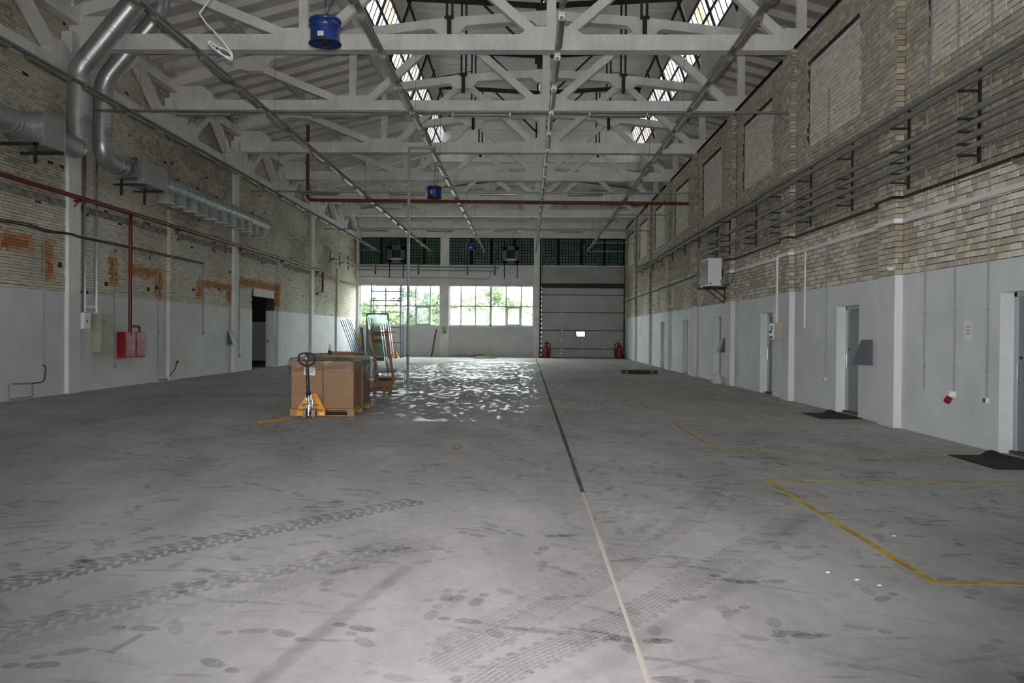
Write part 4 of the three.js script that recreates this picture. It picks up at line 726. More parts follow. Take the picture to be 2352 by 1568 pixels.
/* ---------- left wall services ---------- */
{
  const X = -11.76, Y = 5.1, rp = thing('fire_pipe', 'red fire main running along the left brick wall', 'pipe', [X, Y, 28]);
  wpart(rp, 'main', [cyl(V(X, Y, 10), V(X, Y + 0.04, 47.4), 0.06, 14)], M.redPipe);
  wpart(rp, 'drop', [pipe([V(X, Y, 24.3), V(X + 0.05, Y - 0.25, 24.15), V(X + 0.05, 1.5, 24.15)], 0.052, 0.15, 12)], M.redPipe);
  wpart(rp, 'branch', [pipe([V(X + 0.05, 1.78, 24.15), V(X + 0.05, 1.78, 24.75), V(X + 0.05, 1.55, 24.75)], 0.04, 0.09, 10)], M.redPipe);
  wpart(rp, 'drop', [pipe([V(X, Y, 47.2), V(X, Y - 0.2, 47.2), V(X, 3.9, 47.2), V(X - 0.05, 3.8, 46.2)], 0.06, 0.2, 10)], M.redPipe);
  for (const px of [173, 403, 549, 645, 728]) { const z = at(px, 560, { X: -11.8 })[2]; wpart(rp, 'bracket', [wbx(XL + 0.02, XL + 0.05, Y - 0.42, Y - 0.02, z - 0.04, z + 0.04), wbx(XL + 0.02, X + 0.1, Y - 0.12, Y - 0.06, z - 0.03, z + 0.03), bar(V(XL + 0.04, Y - 0.3, z), V(X + 0.06, Y - 0.1, z), 0.03, 0.03)], M.redPipe); }
  // hydrant cabinets
  [[23.8, 24.44], [24.47, 25.06]].forEach(([a, b], i) => {
    const c = thing('hydrant_cabinet', i ? 'red fire hydrant cabinet farther from the beige switch cabinet' : 'red fire hydrant cabinet next to the beige switch cabinet', 'cabinet', [-11.81, 0.85, (a + b) / 2], 0, 'pair of red hydrant cabinets'), w = b - a;
    part(c, 'body', [rbx(0, 0.38, 0, 0.25, 0.76, w, 0.008)], M.redCab); const d = part(c, 'door', [rbx(0.13, 0.38, 0, 0.012, 0.72, w - 0.04, 0.004)], M.redCab);
    part(d, 'window', [bx(0.137, 0.36, 0.06, 0.006, 0.26, 0.06)], M.plasticGrey);
    sheet(d, 'label', 0.12, 0.26, paperCanvas(48, 104, (x) => { x.fillStyle = '#a02020'; x.fillRect(8, 8, 32, 22); x.fillStyle = '#5566aa'; x.fillRect(6, 40, 36, 12); x.fillRect(6, 56, 30, 6); }), new THREE.Vector3(0.138, 0.36, -0.1), Math.PI / 2);
    part(d, 'lock', [bx(0.138, 0.42, w / 2 - 0.07, 0.01, 0.06, 0.03)], M.black);
  });
  const wc = thing('switch_box', 'small white electrical box with a yellow warning sign on the left wall', 'box', [-11.83, 1.69, 21.82]);
  part(wc, 'body', [rbx(0, 0.21, 0, 0.2, 0.43, 0.3, 0.006)], M.whiteCab); part(wc, 'door', [bx(0.103, 0.21, 0, 0.006, 0.4, 0.27)], M.whiteCab);
  part(wc, 'warning_sign', [prism([[-0.045, 0], [0.045, 0], [0, 0.08]], 0.003, new THREE.Vector3(0.106, 0.27, 0), new THREE.Vector3(0, 0, -1), ey, ex)], S({ color: 0xd9a81a, roughness: 0.6 })); part(wc, 'switch', [bx(0.11, 0.2, 0.05, 0.02, 0.04, 0.04), bx(0.11, 0.17, 0.0, 0.02, 0.04, 0.03)], M.black);
  const bc = thing('switch_cabinet', 'tall beige electrical cabinet with one door ajar on the left wall', 'cabinet', [-11.8, 1.05, 22.7]);
  part(bc, 'body', [rbx(0, 0.525, 0, 0.26, 1.05, 0.62, 0.006)], M.beigeCab); part(bc, 'door', [bx(0.0, 0.525, 0.0, 0.015, 1.04, 0.62).translate(0, 0, -0.31).rotateY(-0.06).translate(0.145, 0, 0.31)], M.beigeCab);
  part(bc, 'warning_sign', [prism([[-0.05, 0], [0.05, 0], [0, 0.09]], 0.003, new THREE.Vector3(0.17, 0.62, -0.05), new THREE.Vector3(0, 0, -1), ey, ex)], S({ color: 0xd9a81a, roughness: 0.6 })); part(bc, 'lock', [bx(0.17, 0.85, 0.2, 0.02, 0.02, 0.02), bx(0.17, 0.25, 0.2, 0.02, 0.02, 0.02)], M.black);
  [[21.88, 'over the small white switch box'], [22.47, 'over the beige cabinet']].forEach(([z, w]) => { const c = thing('riser_channel', 'shiny metal cable riser ' + w, 'conduit', [-11.86, 2.13, z]); part(c, 'channel', [bx(0, 2.1, 0, 0.06, 4.2, 0.09)], M.alu); part(c, 'clamp', [bx(0.01, 2.0, 0, 0.07, 0.12, 0.12), bx(0.01, 0.9, 0, 0.065, 0.03, 0.1)], M.zincFlat); });
  single('cable_link', [wbx(-11.9, -11.84, 2.25, 2.33, 21.93, 22.42)], M.zincFlat, 'short metal channel joining the two cable risers above the cabinets', 'conduit');
  // black cable bundle
  const cab = [[-60, 500], [0, 508], [60, 518], [110, 532], [160, 538], [186, 546], [216, 552], [300, 570], [400, 592], [466, 606]].map(([x, y], i) => V(...at(x, y, { X: -11.79 })));
  single('cable_bundle', [tube(cab, 0.02, 90, 6), tube(cab.map((p, i) => p.clone().add(new THREE.Vector3(0.02, 0.035 + 0.012 * Math.sin(i), 0))), 0.017, 90, 6)], M.black, 'pair of black cables stretched along the left brick wall', 'cable');
  const drops = [[101, 532, 872, 'under the black cables near the low wall pipe', 0], [262, 566, 838, 'ending in a socket beside the beige cabinet', 1], [363, 590, 872, 'passing a junction box by the brick pilaster', 2], [466, 606, 762, 'ending in a small box past the pilaster', 1], [544, 640, 815, 'on the column beside the wall opening', 1]];
  drops.forEach(([px, ya, yb, w, k]) => { const p = at(px, ya, { X: XL + 0.02 }), q = at(px, yb, { X: XL + 0.02 }); const c = thing('conduit', 'grey conduit on the left wall ' + w, 'conduit', [XL + (px === 544 ? 0.125 : 0.03), q[1], p[2]]); part(c, 'tube', [cyl(new THREE.Vector3(0, 0, 0), new THREE.Vector3(0, p[1] - q[1], 0), 0.014, 8)], M.plasticGrey); if (k === 1) part(c, 'socket', [rbx(0.02, -0.03, 0, 0.06, 0.12, 0.08, 0.01)], M.plasticGrey); if (k === 2) part(c, 'junction_box', [rbx(0.02, at(363, 762, { X: XL })[1] - q[1], 0, 0.06, 0.13, 0.1, 0.01)], M.plasticGrey); });
  const lp = (x, y, X = XL + 0.03) => V(...at(x, y, { X }));
  single('low_conduit', [pipe([lp(20, 885), lp(20, 917), lp(75, 910), lp(74, 880), lp(28, 881)], 0.016, 0.06, 7)], M.plasticGrey, 'grey conduit loop low on the left wall', 'conduit');
  single('loose_cable', [tube([lp(74, 880), lp(98, 876), lp(104, 860, XL + 0.08), lp(105, 843, XL + 0.05), lp(98, 838)], 0.014, 40, 6)], M.black, 'black cable end hanging by the low conduit loop', 'cable');
  const pl = thing('plug_cable', 'dark cable with a red plug sticking out of the left wall', 'cable', [XL + 0.1, 0.05, at(400, 850, { X: XL })[2]]);
  wpart(pl, 'lead', [tube([lp(365, 872), lp(385, 870, XL + 0.05), lp(392, 860, XL + 0.12), lp(402, 848, XL + 0.15), lp(406, 832, XL + 0.12)], 0.016, 40, 6)], M.black); wpart(pl, 'plug', [cyl(lp(405, 834, XL + 0.12), lp(409, 829, XL + 0.16), 0.045, 12)], M.extRed);
  [[241, 652], [338, 664], [134, 608], [357, 660]].forEach(([x, y]) => { const p = at(x, y, { X: XL }); single('wall_hook', [wbx(XL - 0.01, XL + 0.06, p[1] - 0.06, p[1] + 0.06, p[2] - 0.05, p[2] + 0.05)], M.rustSteel, 'small rusty steel plate set in the left brick wall above the dado', 'plate', 'rusty plates in the brick wall'); });
  // far pipe pair high on the left wall and end wall
  [[6.55, 48], [6.1, 49.5]].forEach(([y, z0], i) => single('wall_pipe', [pipe([V(XL + 0.22, y, z0), V(XL + 0.22, i ? 6.0 : 6.22, 57.1), V(i ? -2.2 : -2.0, i ? 5.96 : 6.2, 57.12)], 0.05, 0.2)], M.pipeGrey, i ? 'lower grey heating pipe turning the corner onto the end wall' : 'upper grey heating pipe turning the corner onto the end wall', 'pipe'));
  [49.5, 52, 54.5].forEach(z => single('pipe_bracket', [wbx(XL + 0.02, XL + 0.32, 6.0, 6.06, z - 0.03, z + 0.03), wbx(XL + 0.02, XL + 0.06, 5.8, 6.7, z - 0.04, z + 0.04)], M.darkSteel, 'dark bracket holding the heating pipes on the left wall near the corner', 'bracket', 'corner pipe brackets'));
}
// sloping grey boxes on the walls
function wedgeBox(x, y, z, side, m, label) {
  const w = thing('sloping_box', label, 'box', [x, y, z]), D = [[0, 0], [0.22, 0], [0.055, 0.47], [0, 0.47]].map(p => [side * p[0], p[1]]);
  part(w, 'hood', [prism(D, 0.42, new THREE.Vector3(0, 0, -0.21), ex, ey, ez, 0.004)], m); part(w, 'rim', [bx(side * 0.11, -0.012, 0, 0.24, 0.02, 0.44)], m); return w;
}
wedgeBox(XR - 0.005, 1.11, 16.45, -1, M.wedge, 'dark grey sloping box beside the door with a number plate');
wedgeBox(XR - 0.005, 1.09, 28.35, -1, M.wedge, 'dark grey sloping box above the white sack');
wedgeBox(XL + 0.005, 1.16, 32.85, 1, M.wedgeL, 'blue-grey sloping box beside the left wall column');
/* ---------- right wall services ---------- */
{
  const X = 6.46, runs = [[5.56, 6, 49.2, 0.055, 'topmost'], [5.4, 6, 49.2, 0.05, 'second'], [4.96, 6, 30.2, 0.05, 'third'], [4.77, 6, 20.9, 0.045, 'fourth'], [4.59, 6, 30.6, 0.05, 'fifth'], [4.43, 6, 20.9, 0.042, 'lowest']];
  const ords = ['topmost of six stacked wall pipes, running the full length', 'second from the top of six stacked wall pipes', 'third from the top of six wall pipes, feeding the air heater', 'fourth from the top of six wall pipes, ending at a pilaster', 'fifth from the top of six wall pipes, feeding the air heater', 'lowest of six stacked wall pipes, ending at a pilaster'];
  runs.forEach(([y, a, b, r], i) => {
    const p = thing('wall_pipe', 'grey painted heating pipe, ' + ords[i], 'pipe', [X, y, 20]);
    const pts = [V(X, y, a), V(X, y, b)]; if (i === 2) pts.push(V(X, 3.85, b), V(6.1, 3.85, b - 0.02)); if (i === 4) pts.push(V(X, 3.45, b), V(6.1, 3.45, b)); if (i === 3 || i === 5) pts.push(V(X + 0.2, y, b + 0.1));
    wpart(p, 'run', [pipe(pts, r, 0.12, 10)], M.pipeGrey);
    const cp = []; for (let z = a + 2 + i * 0.7; z < b - 1; z += 7.5) cp.push(cyl(V(X, y, z), V(X, y, z + 0.25), r + 0.012, 10)); wpart(p, 'coupling', cp, M.pipeGrey);
  });
  const bz = [12.47, 14.75, 17.29, 19.8, 22.0, 24.5, 27.0, 29.5]; bz.forEach(z => { const on = onPil(z) ? 0.165 : 0, x0 = XR - 0.03 - on; const b = thing('pipe_bracket', 'dark steel bracket carrying the six wall pipes', 'bracket', [x0, 4.3, z], 0, 'brackets of the six wall pipes'); part(b, 'upright', [bx(0, 0.65, 0, 0.03, 1.4, 0.07)], M.darkSteel); for (const y of [0.06, 0.22, 0.41, 0.6, 1.02]) part(b, 'arm', [bx(-0.16, y, 0, 0.32, 0.03, 0.05)], M.darkSteel); });
  [32.5, 35.5, 38.5, 41.5, 44.5, 46.5, 48.5].forEach(z => { const b = thing('pipe_bracket', 'dark steel bracket carrying the two upper wall pipes', 'bracket', [XR - 0.03, 5.05, z], 0, 'brackets of the two upper pipes'); part(b, 'upright', [bx(0, 0.25, 0, 0.03, 0.5, 0.07)], M.darkSteel); part(b, 'arm', [bx(-0.16, 0.27, 0, 0.32, 0.03, 0.05)], M.darkSteel); });
  // black cable and white trunking step round the pilasters
  const step = (y, off) => { const pts = []; let z = 7; pts.push([off, z]); for (const p of pilZ) { if (p < 8) continue; if (p > 27.5) break; pts.push([off, p - 0.45], [off + 0.14, p - 0.4], [off + 0.14, p + 0.4], [off, p + 0.45]); } return pts; };
  single('black_cable', [tube(step(0, 0.06).map(([o, z], i) => V(XR - o, 4.13 + 0.02 * Math.sin(i * 1.3), z)).concat([V(XR - 0.05, 4.1, 28)]), 0.028, 160, 7, 0.1)], M.black, 'thick black cable stretched below the wall pipes', 'cable');
  single('black_cable', [tube([30.8, 33, 36, 39, 42, 45, 48, 51, 54, 57].map((z, i) => V(XR - (onPil(z) ? 0.2 : 0.18), 3.98 - i * 0.012, z)), 0.03, 80, 7)], M.black, 'thick black cable on the pilasters beyond the air heater', 'cable');
  const tk = thing('cable_trunking', 'white cable trunking stepping around the brick pilasters', 'trunking', [XR - 0.03, 3.6, 16]); const tp = step(0, 0.045).map(([o, z]) => V(XR - o, 3.72, z)); tp.push(V(XR - 0.045, 3.72, 28.2));
  for (let i = 0; i + 1 < tp.length; i++) wpart(tk, 'length', [bar(tp[i], tp[i + 1], 0.075, 0.04, ey)], M.white);
  const dr = [[2123, 20, 896, 0], [2192, -20, 903, 1], [2268, -20, 916, 2], [1897, 210, 868, 3], [1849, 575, 754, 4], [1686, 560, 720, 5]];
  const drL = ['ending bare above the floor', 'feeding a red industrial socket', 'feeding a small white socket near the first door', 'feeding a white socket beyond the numbered door', 'in white trunking past the pilaster', 'running down below the air heater'];
  dr.forEach(([px, ya, yb, k], i) => {
    const p = at(px, ya, { X: XR - 0.02 }), q = at(px, yb, { X: XR - 0.02 }), H = Math.min(8.2, p[1]) - q[1], c = thing('conduit', 'thin light conduit on the right wall ' + drL[i], 'conduit', [XR - 0.03 - (k < 4 ? 0 : 0.005), q[1], q[2]]);
    part(c, 'tube', [k === 4 ? bx(0, H / 2, 0, 0.03, H, 0.04) : cyl(new THREE.Vector3(0, 0, 0), new THREE.Vector3(0, H, 0), 0.013, 8)], k === 4 ? M.white : M.plasticGrey);
    if (k !== 4) { const cg = []; for (let y = 0.4; y < H; y += 0.9) cg.push(bx(0.005, y, 0, 0.03, 0.02, 0.05)); part(c, 'clip', cg, M.plasticGrey); }
    if (k === 1) { part(c, 'socket_body', [rbx(-0.02, -0.02, 0, 0.08, 0.12, 0.11, 0.02, 2), cyl(new THREE.Vector3(-0.02, -0.0, 0), new THREE.Vector3(-0.08, -0.07, 0.02), 0.055, 14)], M.white); part(c, 'socket_cap', [cyl(new THREE.Vector3(-0.07, -0.06, 0.02), new THREE.Vector3(-0.13, -0.13, 0.04), 0.052, 14)], M.extRed, 'red socket cap'); part(c, 'tag', [bx(0.015, -0.03, 0.13, 0.005, 0.05, 0.06)], M.white); }
    if (k === 2 || k === 3) { part(c, 'socket', [rbx(-0.01, -0.02, 0, 0.055, 0.08, 0.08, 0.008)], M.white); part(c, 'socket_face', [bx(-0.04, -0.02, 0, 0.008, 0.06, 0.06)], k === 2 ? S({ color: 0x2c4a44, roughness: 0.5 }) : M.plasticGrey); part(c, 'tag', [bx(0.02, -0.03, 0.11, 0.005, 0.04, 0.05)], M.white); }
  });
  const bxk = thing('control_box', 'beige control box with black switches fed by white trunking', 'box', [6.62, 1.54, 21.62]);
  part(bxk, 'body', [rbx(0, 0.22, 0, 0.24, 0.44, 0.4, 0.008)], M.boxBeige); part(bxk, 'cover', [bx(-0.125, 0.22, 0, 0.012, 0.42, 0.38)], M.whiteCab); part(bxk, 'switch', [bx(-0.14, 0.34, 0.05, 0.03, 0.03, 0.1), bx(-0.14, 0.29, 0.05, 0.03, 0.025, 0.1), bx(-0.145, 0.21, -0.06, 0.04, 0.07, 0.1), bx(-0.145, 0.07, 0, 0.04, 0.05, 0.16)], M.black); part(bxk, 'feed', [bx(-0.0, 0.45 + 0.86, 0.0, 0.04, 1.72, 0.07)], M.white);
  bxk.position.x = XRP - 0.125;
  // paper notice: only unreadable grey lines show in the photograph
  const n = thing('paper_notice', 'white paper notice with three printed lines taped to the right wall', 'notice', [XR - 0.004, 1.58, 12.76]); sheet(n, 'paper', 0.24, 0.31, paperCanvas(96, 124, (x) => { x.fillStyle = '#6f7470'; for (const [y, w] of [[34, 54], [54, 42], [74, 36]]) for (let q = 0; q < w; q += 5) x.fillRect(48 - w / 2 + q, y - 4 + (q % 3), 4, 7 - (q % 2) * 2); }, '#e6e6e0'), new THREE.Vector3(0, 0.155, 0), -Math.PI / 2);
  // small lamp on the pilaster plinth and loose lamp lower right
  const pc = thing('pilaster_lamp', 'small round white cap on the brick pilaster above the dado', 'lamp', [XRP - 0.05, 2.83, pilZ[1] - 0.3]); part(pc, 'cap', [new THREE.CylinderGeometry(0.1, 0.06, 0.06, 16).translate(0, 0.04, 0)], M.white);
  lampAt([XR - 0.13, 4.08, 10.6], 0, 'grey twin-tube lamp lying against the brick wall below the pipes', null);
  // cable conduit between bays, upper right
  single('upper_conduit', [pipe([V(XR - 0.03, 7.95, 13.9), V(XR - 0.03, 8.6, 12.6)], 0.012, 0.05, 6), cyl(V(XR - 0.03, 4, 14.15), V(XR - 0.03, 7.95, 13.95), 0.012, 6)], M.plasticGrey, 'thin grey conduit rising over the pipes to the bricked-up window', 'conduit');
  // anchors in brick
  [[2037, 198], [2027, 330], [2085, 82], [2102, 345]].forEach(([px, py]) => { const p = at(px, py, { X: px > 2058 ? XR : XRP }); single('wall_hole', [cyl(V(p[0] - 0.012, p[1], p[2]), V(p[0] + 0.02, p[1], p[2]), 0.035, 10)], M.black, 'dark socket hole in the brick wall near the upper pipes', 'hole', 'holes in the right brick wall'); });
  // air heater on a bracket
  const h = thing('air_heater', 'grey box air heater with louvres on a triangular wall bracket', 'heater', [6.15, 3.25, 27.9]);
  part(h, 'casing', [rbx(0, 0.48, 0, 0.45, 0.92, 1.15, 0.015)], M.whiteCab); for (let i = 0; i < 9; i++) part(h, 'louvre', [bx(-0.235, 0.12 + i * 0.09, 0.0, 0.03, 0.012, 1.05).rotateZ(0)], M.doorFrame); part(h, 'louvre_recess', [bx(-0.222, 0.48, 0, 0.01, 0.82, 1.07)], M.black); part(h, 'badge', [cyl(new THREE.Vector3(-0.14, 0.1, 0.576), new THREE.Vector3(-0.14, 0.1, 0.582), 0.03, 12)], M.extRed);
  part(h, 'fan_motor', [cyl(new THREE.Vector3(0.22, 0.48, 0), new THREE.Vector3(0.38, 0.48, 0), 0.14, 16)], M.darkSteel);
  part(h, 'bracket', [bx(0.1, -0.02, 0.45, 0.95, 0.05, 0.05), bx(0.1, -0.02, -0.45, 0.95, 0.05, 0.05), bx(-0.2, -0.02, 0, 0.05, 0.05, 0.95), bx(0.56, -0.25, 0.45, 0.04, 0.5, 0.05), bx(0.56, -0.25, -0.45, 0.04, 0.5, 0.05), bar(new THREE.Vector3(-0.05, -0.04, 0.45), new THREE.Vector3(0.55, -0.5, 0.45), 0.03, 0.03), bar(new THREE.Vector3(-0.05, -0.04, -0.45), new THREE.Vector3(0.55, -0.5, -0.45), 0.03, 0.03)], M.darkSteel);
  single('heater_cable', [tube([V(6.3, 3.55, 27.4), V(6.4, 3.3, 27.2), V(6.6, 3.35, 27.0), V(6.68, 3.7, 26.9)], 0.012, 30, 6)], M.black, 'black cable looping behind the air heater', 'cable');
}
/* ---------- end wall fittings ---------- */
[[894, 932, 'over the window with the scaffold'], [1156, 1192, 'over the window beside the gate']].forEach(([a, b, w]) => {
  const x0 = EW(a, 570)[0], x1 = EW(b, 570)[0], c = (x0 + x1) / 2, W = x1 - x0, h = thing('unit_heater', 'grey square unit heater with a pale flap ' + w, 'heater', [c, 5.45, ZE - 0.35]);
  part(h, 'casing', [bx(-W / 2 + 0.14, 1.6, 0, 0.28, 1.14, 0.5), bx(W / 2 - 0.14, 1.6, 0, 0.28, 1.14, 0.5), bx(0, 2.05, 0, W, 0.26, 0.5), bx(0, 1.12, 0, W, 0.2, 0.5)], M.wedge); part(h, 'outlet', [bx(0, 1.6, -0.1, W - 0.5, 0.75, 0.05)], M.black);
  part(h, 'flap', [prism([[-W * 0.42, 0], [W * 0.42, 0], [W * 0.27, 0.24], [-W * 0.27, 0.24]], 0.012, new THREE.Vector3(0, 1.2, 0.42), ex, new THREE.Vector3(0, 0.6, -0.8).normalize(), new THREE.Vector3(0, 0.8, 0.6).normalize())], M.white);
  for (const s of [-1, 1]) part(h, 'leg', [bx(s * (W / 2 - 0.1), 0.5, 0.05, 0.06, 1.0, 0.06), bx(s * (W / 2 - 0.1), 0.95, 0.0, 0.06, 0.06, 0.6)], M.darkSteel);
});
[[-10.6], [-7.6], [-4.2], [-2.3]].forEach(([x]) => single('pipe_bracket', [wbx(x - 0.03, x + 0.03, 5.72, 6.3, 57.16, 57.4), wbx(x - 0.04, x + 0.04, 5.7, 6.35, 57.34, 57.4)], M.darkSteel, 'dark bracket holding the heating pipes on the end wall', 'bracket', 'end wall pipe brackets'));
single('wall_cable', [tube([V(-11.8, 5.55, 57.33), V(-9, 5.5, 57.35), V(-6.1, 5.48, 57.28), V(-5.4, 5.48, 57.28), V(-3.2, 5.42, 57.36), V(-2.7, 5.5, 57.36), V(-2.6, 5.9, 57.33)], 0.014, 60, 5)], M.black, 'thin black cable sagging along the end wall above the windows', 'cable');
{
  const e = thing('fuse_box', 'small beige box on the white column between the end windows', 'box', [-5.77, 1.62, ZE - 0.17]); part(e, 'body', [rbx(0, 0.25, 0, 0.3, 0.5, 0.1, 0.01)], M.beigeCab); part(e, 'switch', [bx(0.02, 0.1, 0.06, 0.08, 0.1, 0.03), bx(-0.08, 0.33, 0.06, 0.05, 0.05, 0.03)], M.black);
  const ex0 = (x, lab, s) => { const f = thing('fire_extinguisher', lab, 'extinguisher', [x, 0, 56.7]); part(f, 'cylinder', [new THREE.LatheGeometry([[0, 0.05], [0.2, 0.06], [0.21, 0.12], [0.21, 0.72], [0.17, 0.86], [0.07, 0.92], [0.06, 0.97], [0, 0.97]].map(p => new THREE.Vector2(...p)), 24)], M.extRed); part(f, 'valve', [cyl(new THREE.Vector3(0, 0.95, 0), new THREE.Vector3(0, 1.05, 0), 0.05), bar(new THREE.Vector3(0, 1.02, 0), new THREE.Vector3(s * 0.14, 1.26, 0.05), 0.05, 0.03)], M.darkSteel); part(f, 'hose', [tube([[0, 1.0, 0], [s * 0.25, 1.0, 0.05], [s * 0.32, 0.7, 0.1], [s * 0.3, 0.3, 0.1]].map(p => new THREE.Vector3(...p)), 0.035, 30, 8)], M.black); part(f, 'small_bottle', [cyl(new THREE.Vector3(s * 0.26, 0.08, -0.05), new THREE.Vector3(s * 0.26, 0.6, -0.05), 0.09, 16)], M.extRed); for (const q of [-1, 1]) part(f, 'wheel', [new THREE.TorusGeometry(0.12, 0.035, 8, 20).rotateY(Math.PI / 2).translate(q * 0.24, 0.155, -0.12)], M.black); };
  ex0(1.25, 'red wheeled fire extinguisher beside the column and gate track', 1); ex0(6.3, 'red wheeled fire extinguisher in the corner by the right wall', -1);
}
/* ---------- white looped cable hanging by the ducts ---------- */
{
  const Z = 12.6, q = [[700, -700], [487, 0], [458, 31], [476, 56], [504, 85], [521, 107], [533, 124], [529, 132], [508, 124], [490, 110], [479, 97], [483, 95], [498, 106], [516, 113], [528, 122], [534, 134], [527, 136], [505, 120], [501, 114]].map(([x, y], i) => V(...at(x, y, { Z: i ? Z : Z + 6 })));
  const c = thing('hanging_cable', 'white cable end hanging in a loose loop below the truss', 'cable', [-4.6, 5.8, Z]); wpart(c, 'lead', [tube(q.slice(0, 3), 0.012, 20, 6, 0.1), tube(q.slice(2), 0.012, 110, 6)], M.white); wpart(c, 'end_tape', [cyl(q[18], q[18].clone().add(new THREE.Vector3(-0.02, 0.03, 0)), 0.016, 8)], S({ color: 0x2a3f8f, roughness: 0.5 }));
}
/* ---------- goods on the floor ---------- */
function makePallet(L, W, m) {   // L along x, W along z; origin at the base centre
  const g = new THREE.Group(); const parts = [];
  for (const z of [-1, 0, 1]) { parts.push(['bottom_board', bx(0, 0.011, z * (W / 2 - 0.06), L, 0.022, 0.1)]); for (const x of [-1, 0, 1]) parts.push(['block', bx(x * (L / 2 - 0.07), 0.061, z * (W / 2 - 0.06), 0.14, 0.078, 0.11)]); }
  for (const x of [-1, 0, 1]) parts.push(['stringer', bx(x * (L / 2 - 0.07), 0.111, 0, 0.13, 0.022, W)]);
  const n = Math.round(W / 0.15); for (let i = 0; i < n; i++) parts.push(['top_board', bx(0, 0.133, -W / 2 + 0.05 + i * (W - 0.1) / (n - 1), L, 0.022, 0.1)]);
  return parts.map(([k, q]) => [k, q]);
}
{
  const B = [-4.04, 0, 17.1];
  const p = thing('wooden_pallet', 'pale new wooden pallet under the wrapped cardboard boxes', 'pallet', B, 0.03); makePallet(1.26, 2.0, M.wood).forEach(([k, g]) => part(p, k, g, M.wood));
  const boxes = [[-4.34, 0.145, 16.62, 0.62, 0.93, 0.9, 'cardboard box with a white shipping label behind the pallet jack', M.card], [-3.72, 0.145, 16.62, 0.6, 0.92, 0.9, 'plain cardboard box beside the one with the label', M.card], [-4.32, 0.145, 17.56, 0.64, 0.96, 0.92, 'cardboard box behind the labelled box on the pallet', M.cardDark], [-3.71, 0.145, 17.56, 0.58, 0.94, 0.92, 'cardboard box at the wrapped rear corner of the pallet', M.cardDark]];
  boxes.forEach(([x, y, z, w, h, d, lab, m], i) => {
    const b = thing('cardboard_box', lab, 'box', [x, y, z], 0.03, 'boxes on the wrapped pallet'); part(b, 'carton', [rbx(0, h / 2, 0, w, h, d, 0.012, 2)], m);
    part(b, 'tape', [bx(0, h + 0.001, 0, 0.05, 0.003, d * 0.98), bx(0, h - 0.06, d / 2 + 0.001, 0.05, 0.12, 0.003)], M.tape);
    if (i === 0) sheet(b, 'shipping_label', 0.22, 0.155, paperCanvas(132, 94, (x) => { x.fillStyle = '#77707a'; x.fillRect(34, 4, 6, 14); x.fillRect(44, 18, 70, 3); x.fillRect(12, 26, 66, 3); x.fillRect(14, 46, 14, 4); x.fillRect(14, 72, 62, 4); x.fillStyle = '#4d4d55'; x.fillRect(70, 50, 8, 8); x.fillRect(82, 48, 12, 10); x.fillRect(98, 52, 10, 12); }, '#dfdfe4'), new THREE.Vector3(0.05, 0.73, d / 2 + 0.004), 0, -0.05);
  });
  // stretch film: a crumpled skin over the top and shoulders
  const filmSkin = (cx, cz, W, D, y0, y1, amp, bulge) => {
    const NU = 96, rows = 12, pos = [], idx = []; for (let j = 0; j <= rows; j++) for (let i = 0; i <= NU; i++) {
      const a = i / NU * Math.PI * 2, c = Math.cos(a), s = Math.sin(a), k = 1 / Math.max(Math.abs(c) / (W / 2), Math.abs(s) / (D / 2)); let x = c * k, z = s * k; const t = j / rows; let y;
      const nn = fbm(i * 0.35 + 20, j * 0.8 + 30, 512, 3) - 0.5, n2 = vnoise(i * 1.7 + 3, j * 2.3, 512) - 0.5;
      if (t < 0.66) { const droop = y0 + 0.16 * (fbm(i * 0.11 + 7, 2, 512, 3) - 0.5) * 2; y = droop + (y1 - droop) * (t / 0.66); const o = 1 + (amp * (nn + 0.4 * n2) + bulge * Math.sin(t / 0.66 * Math.PI)) / k; x *= o; z *= o; } else { const q = (t - 0.66) / 0.34; x *= 1 - q; z *= 1 - q; y = y1 + 0.012 + amp * 0.5 * (nn + 0.3) * Math.sin(q * Math.PI); }
      pos.push(cx + x, y, -cz + z); if (i && j) { const A = (j - 1) * (NU + 1) + i - 1, Bq = A + 1, Cq = A + NU + 1, Dq = Cq + 1; idx.push(A, Cq, Bq, Bq, Cq, Dq); }
    } const g = new THREE.BufferGeometry(); g.setAttribute('position', new THREE.Float32BufferAttribute(pos, 3)); g.setIndex(idx); g.computeVertexNormals(); return g;
  };
  single('stretch_film', [filmSkin(-4.04, 17.08, 1.27, 1.92, 0.88, 1.13, 0.07, 0.012)], M.film, 'clear crumpled stretch film over the tops of the cardboard boxes', 'plastic film');
  single('film_bag', [filmSkin(-3.33, 17.62, 0.13, 0.42, 0.7, 1.06, 0.1, 0.03)], M.film, 'loose bag of clear film hanging at the side of the boxes', 'plastic film');
  const p2 = thing('wooden_pallet', 'wooden pallet under the second box stack in front of the glass crate', 'pallet', [-4.5, 0, 19.3]); makePallet(1.2, 1.2).forEach(([k, g]) => part(p2, k, g, M.wood));
  const b2 = thing('cardboard_box', 'tall cardboard box stack with film on the rear pallet', 'box', [-4.45, 0.145, 19.3]); part(b2, 'carton', [rbx(0, 0.5, 0, 1.1, 1.0, 1.05, 0.012, 2)], M.card); part(b2, 'tape', [bx(0, 1.001, 0, 0.05, 0.003, 1.0)], M.tape);
  single('film_bag', [filmSkin(-3.83, 19.0, 0.2, 0.5, 0.62, 1.16, 0.12, 0.04)], M.film, 'bulging clear film at the corner of the rear box stack', 'plastic film');
  single('wooden_board', [wbx(-4.6, -3.8, 1.16, 1.2, 18.95, 19.2)], M.woodRed, 'reddish board lying on top of the rear box stack', 'board');
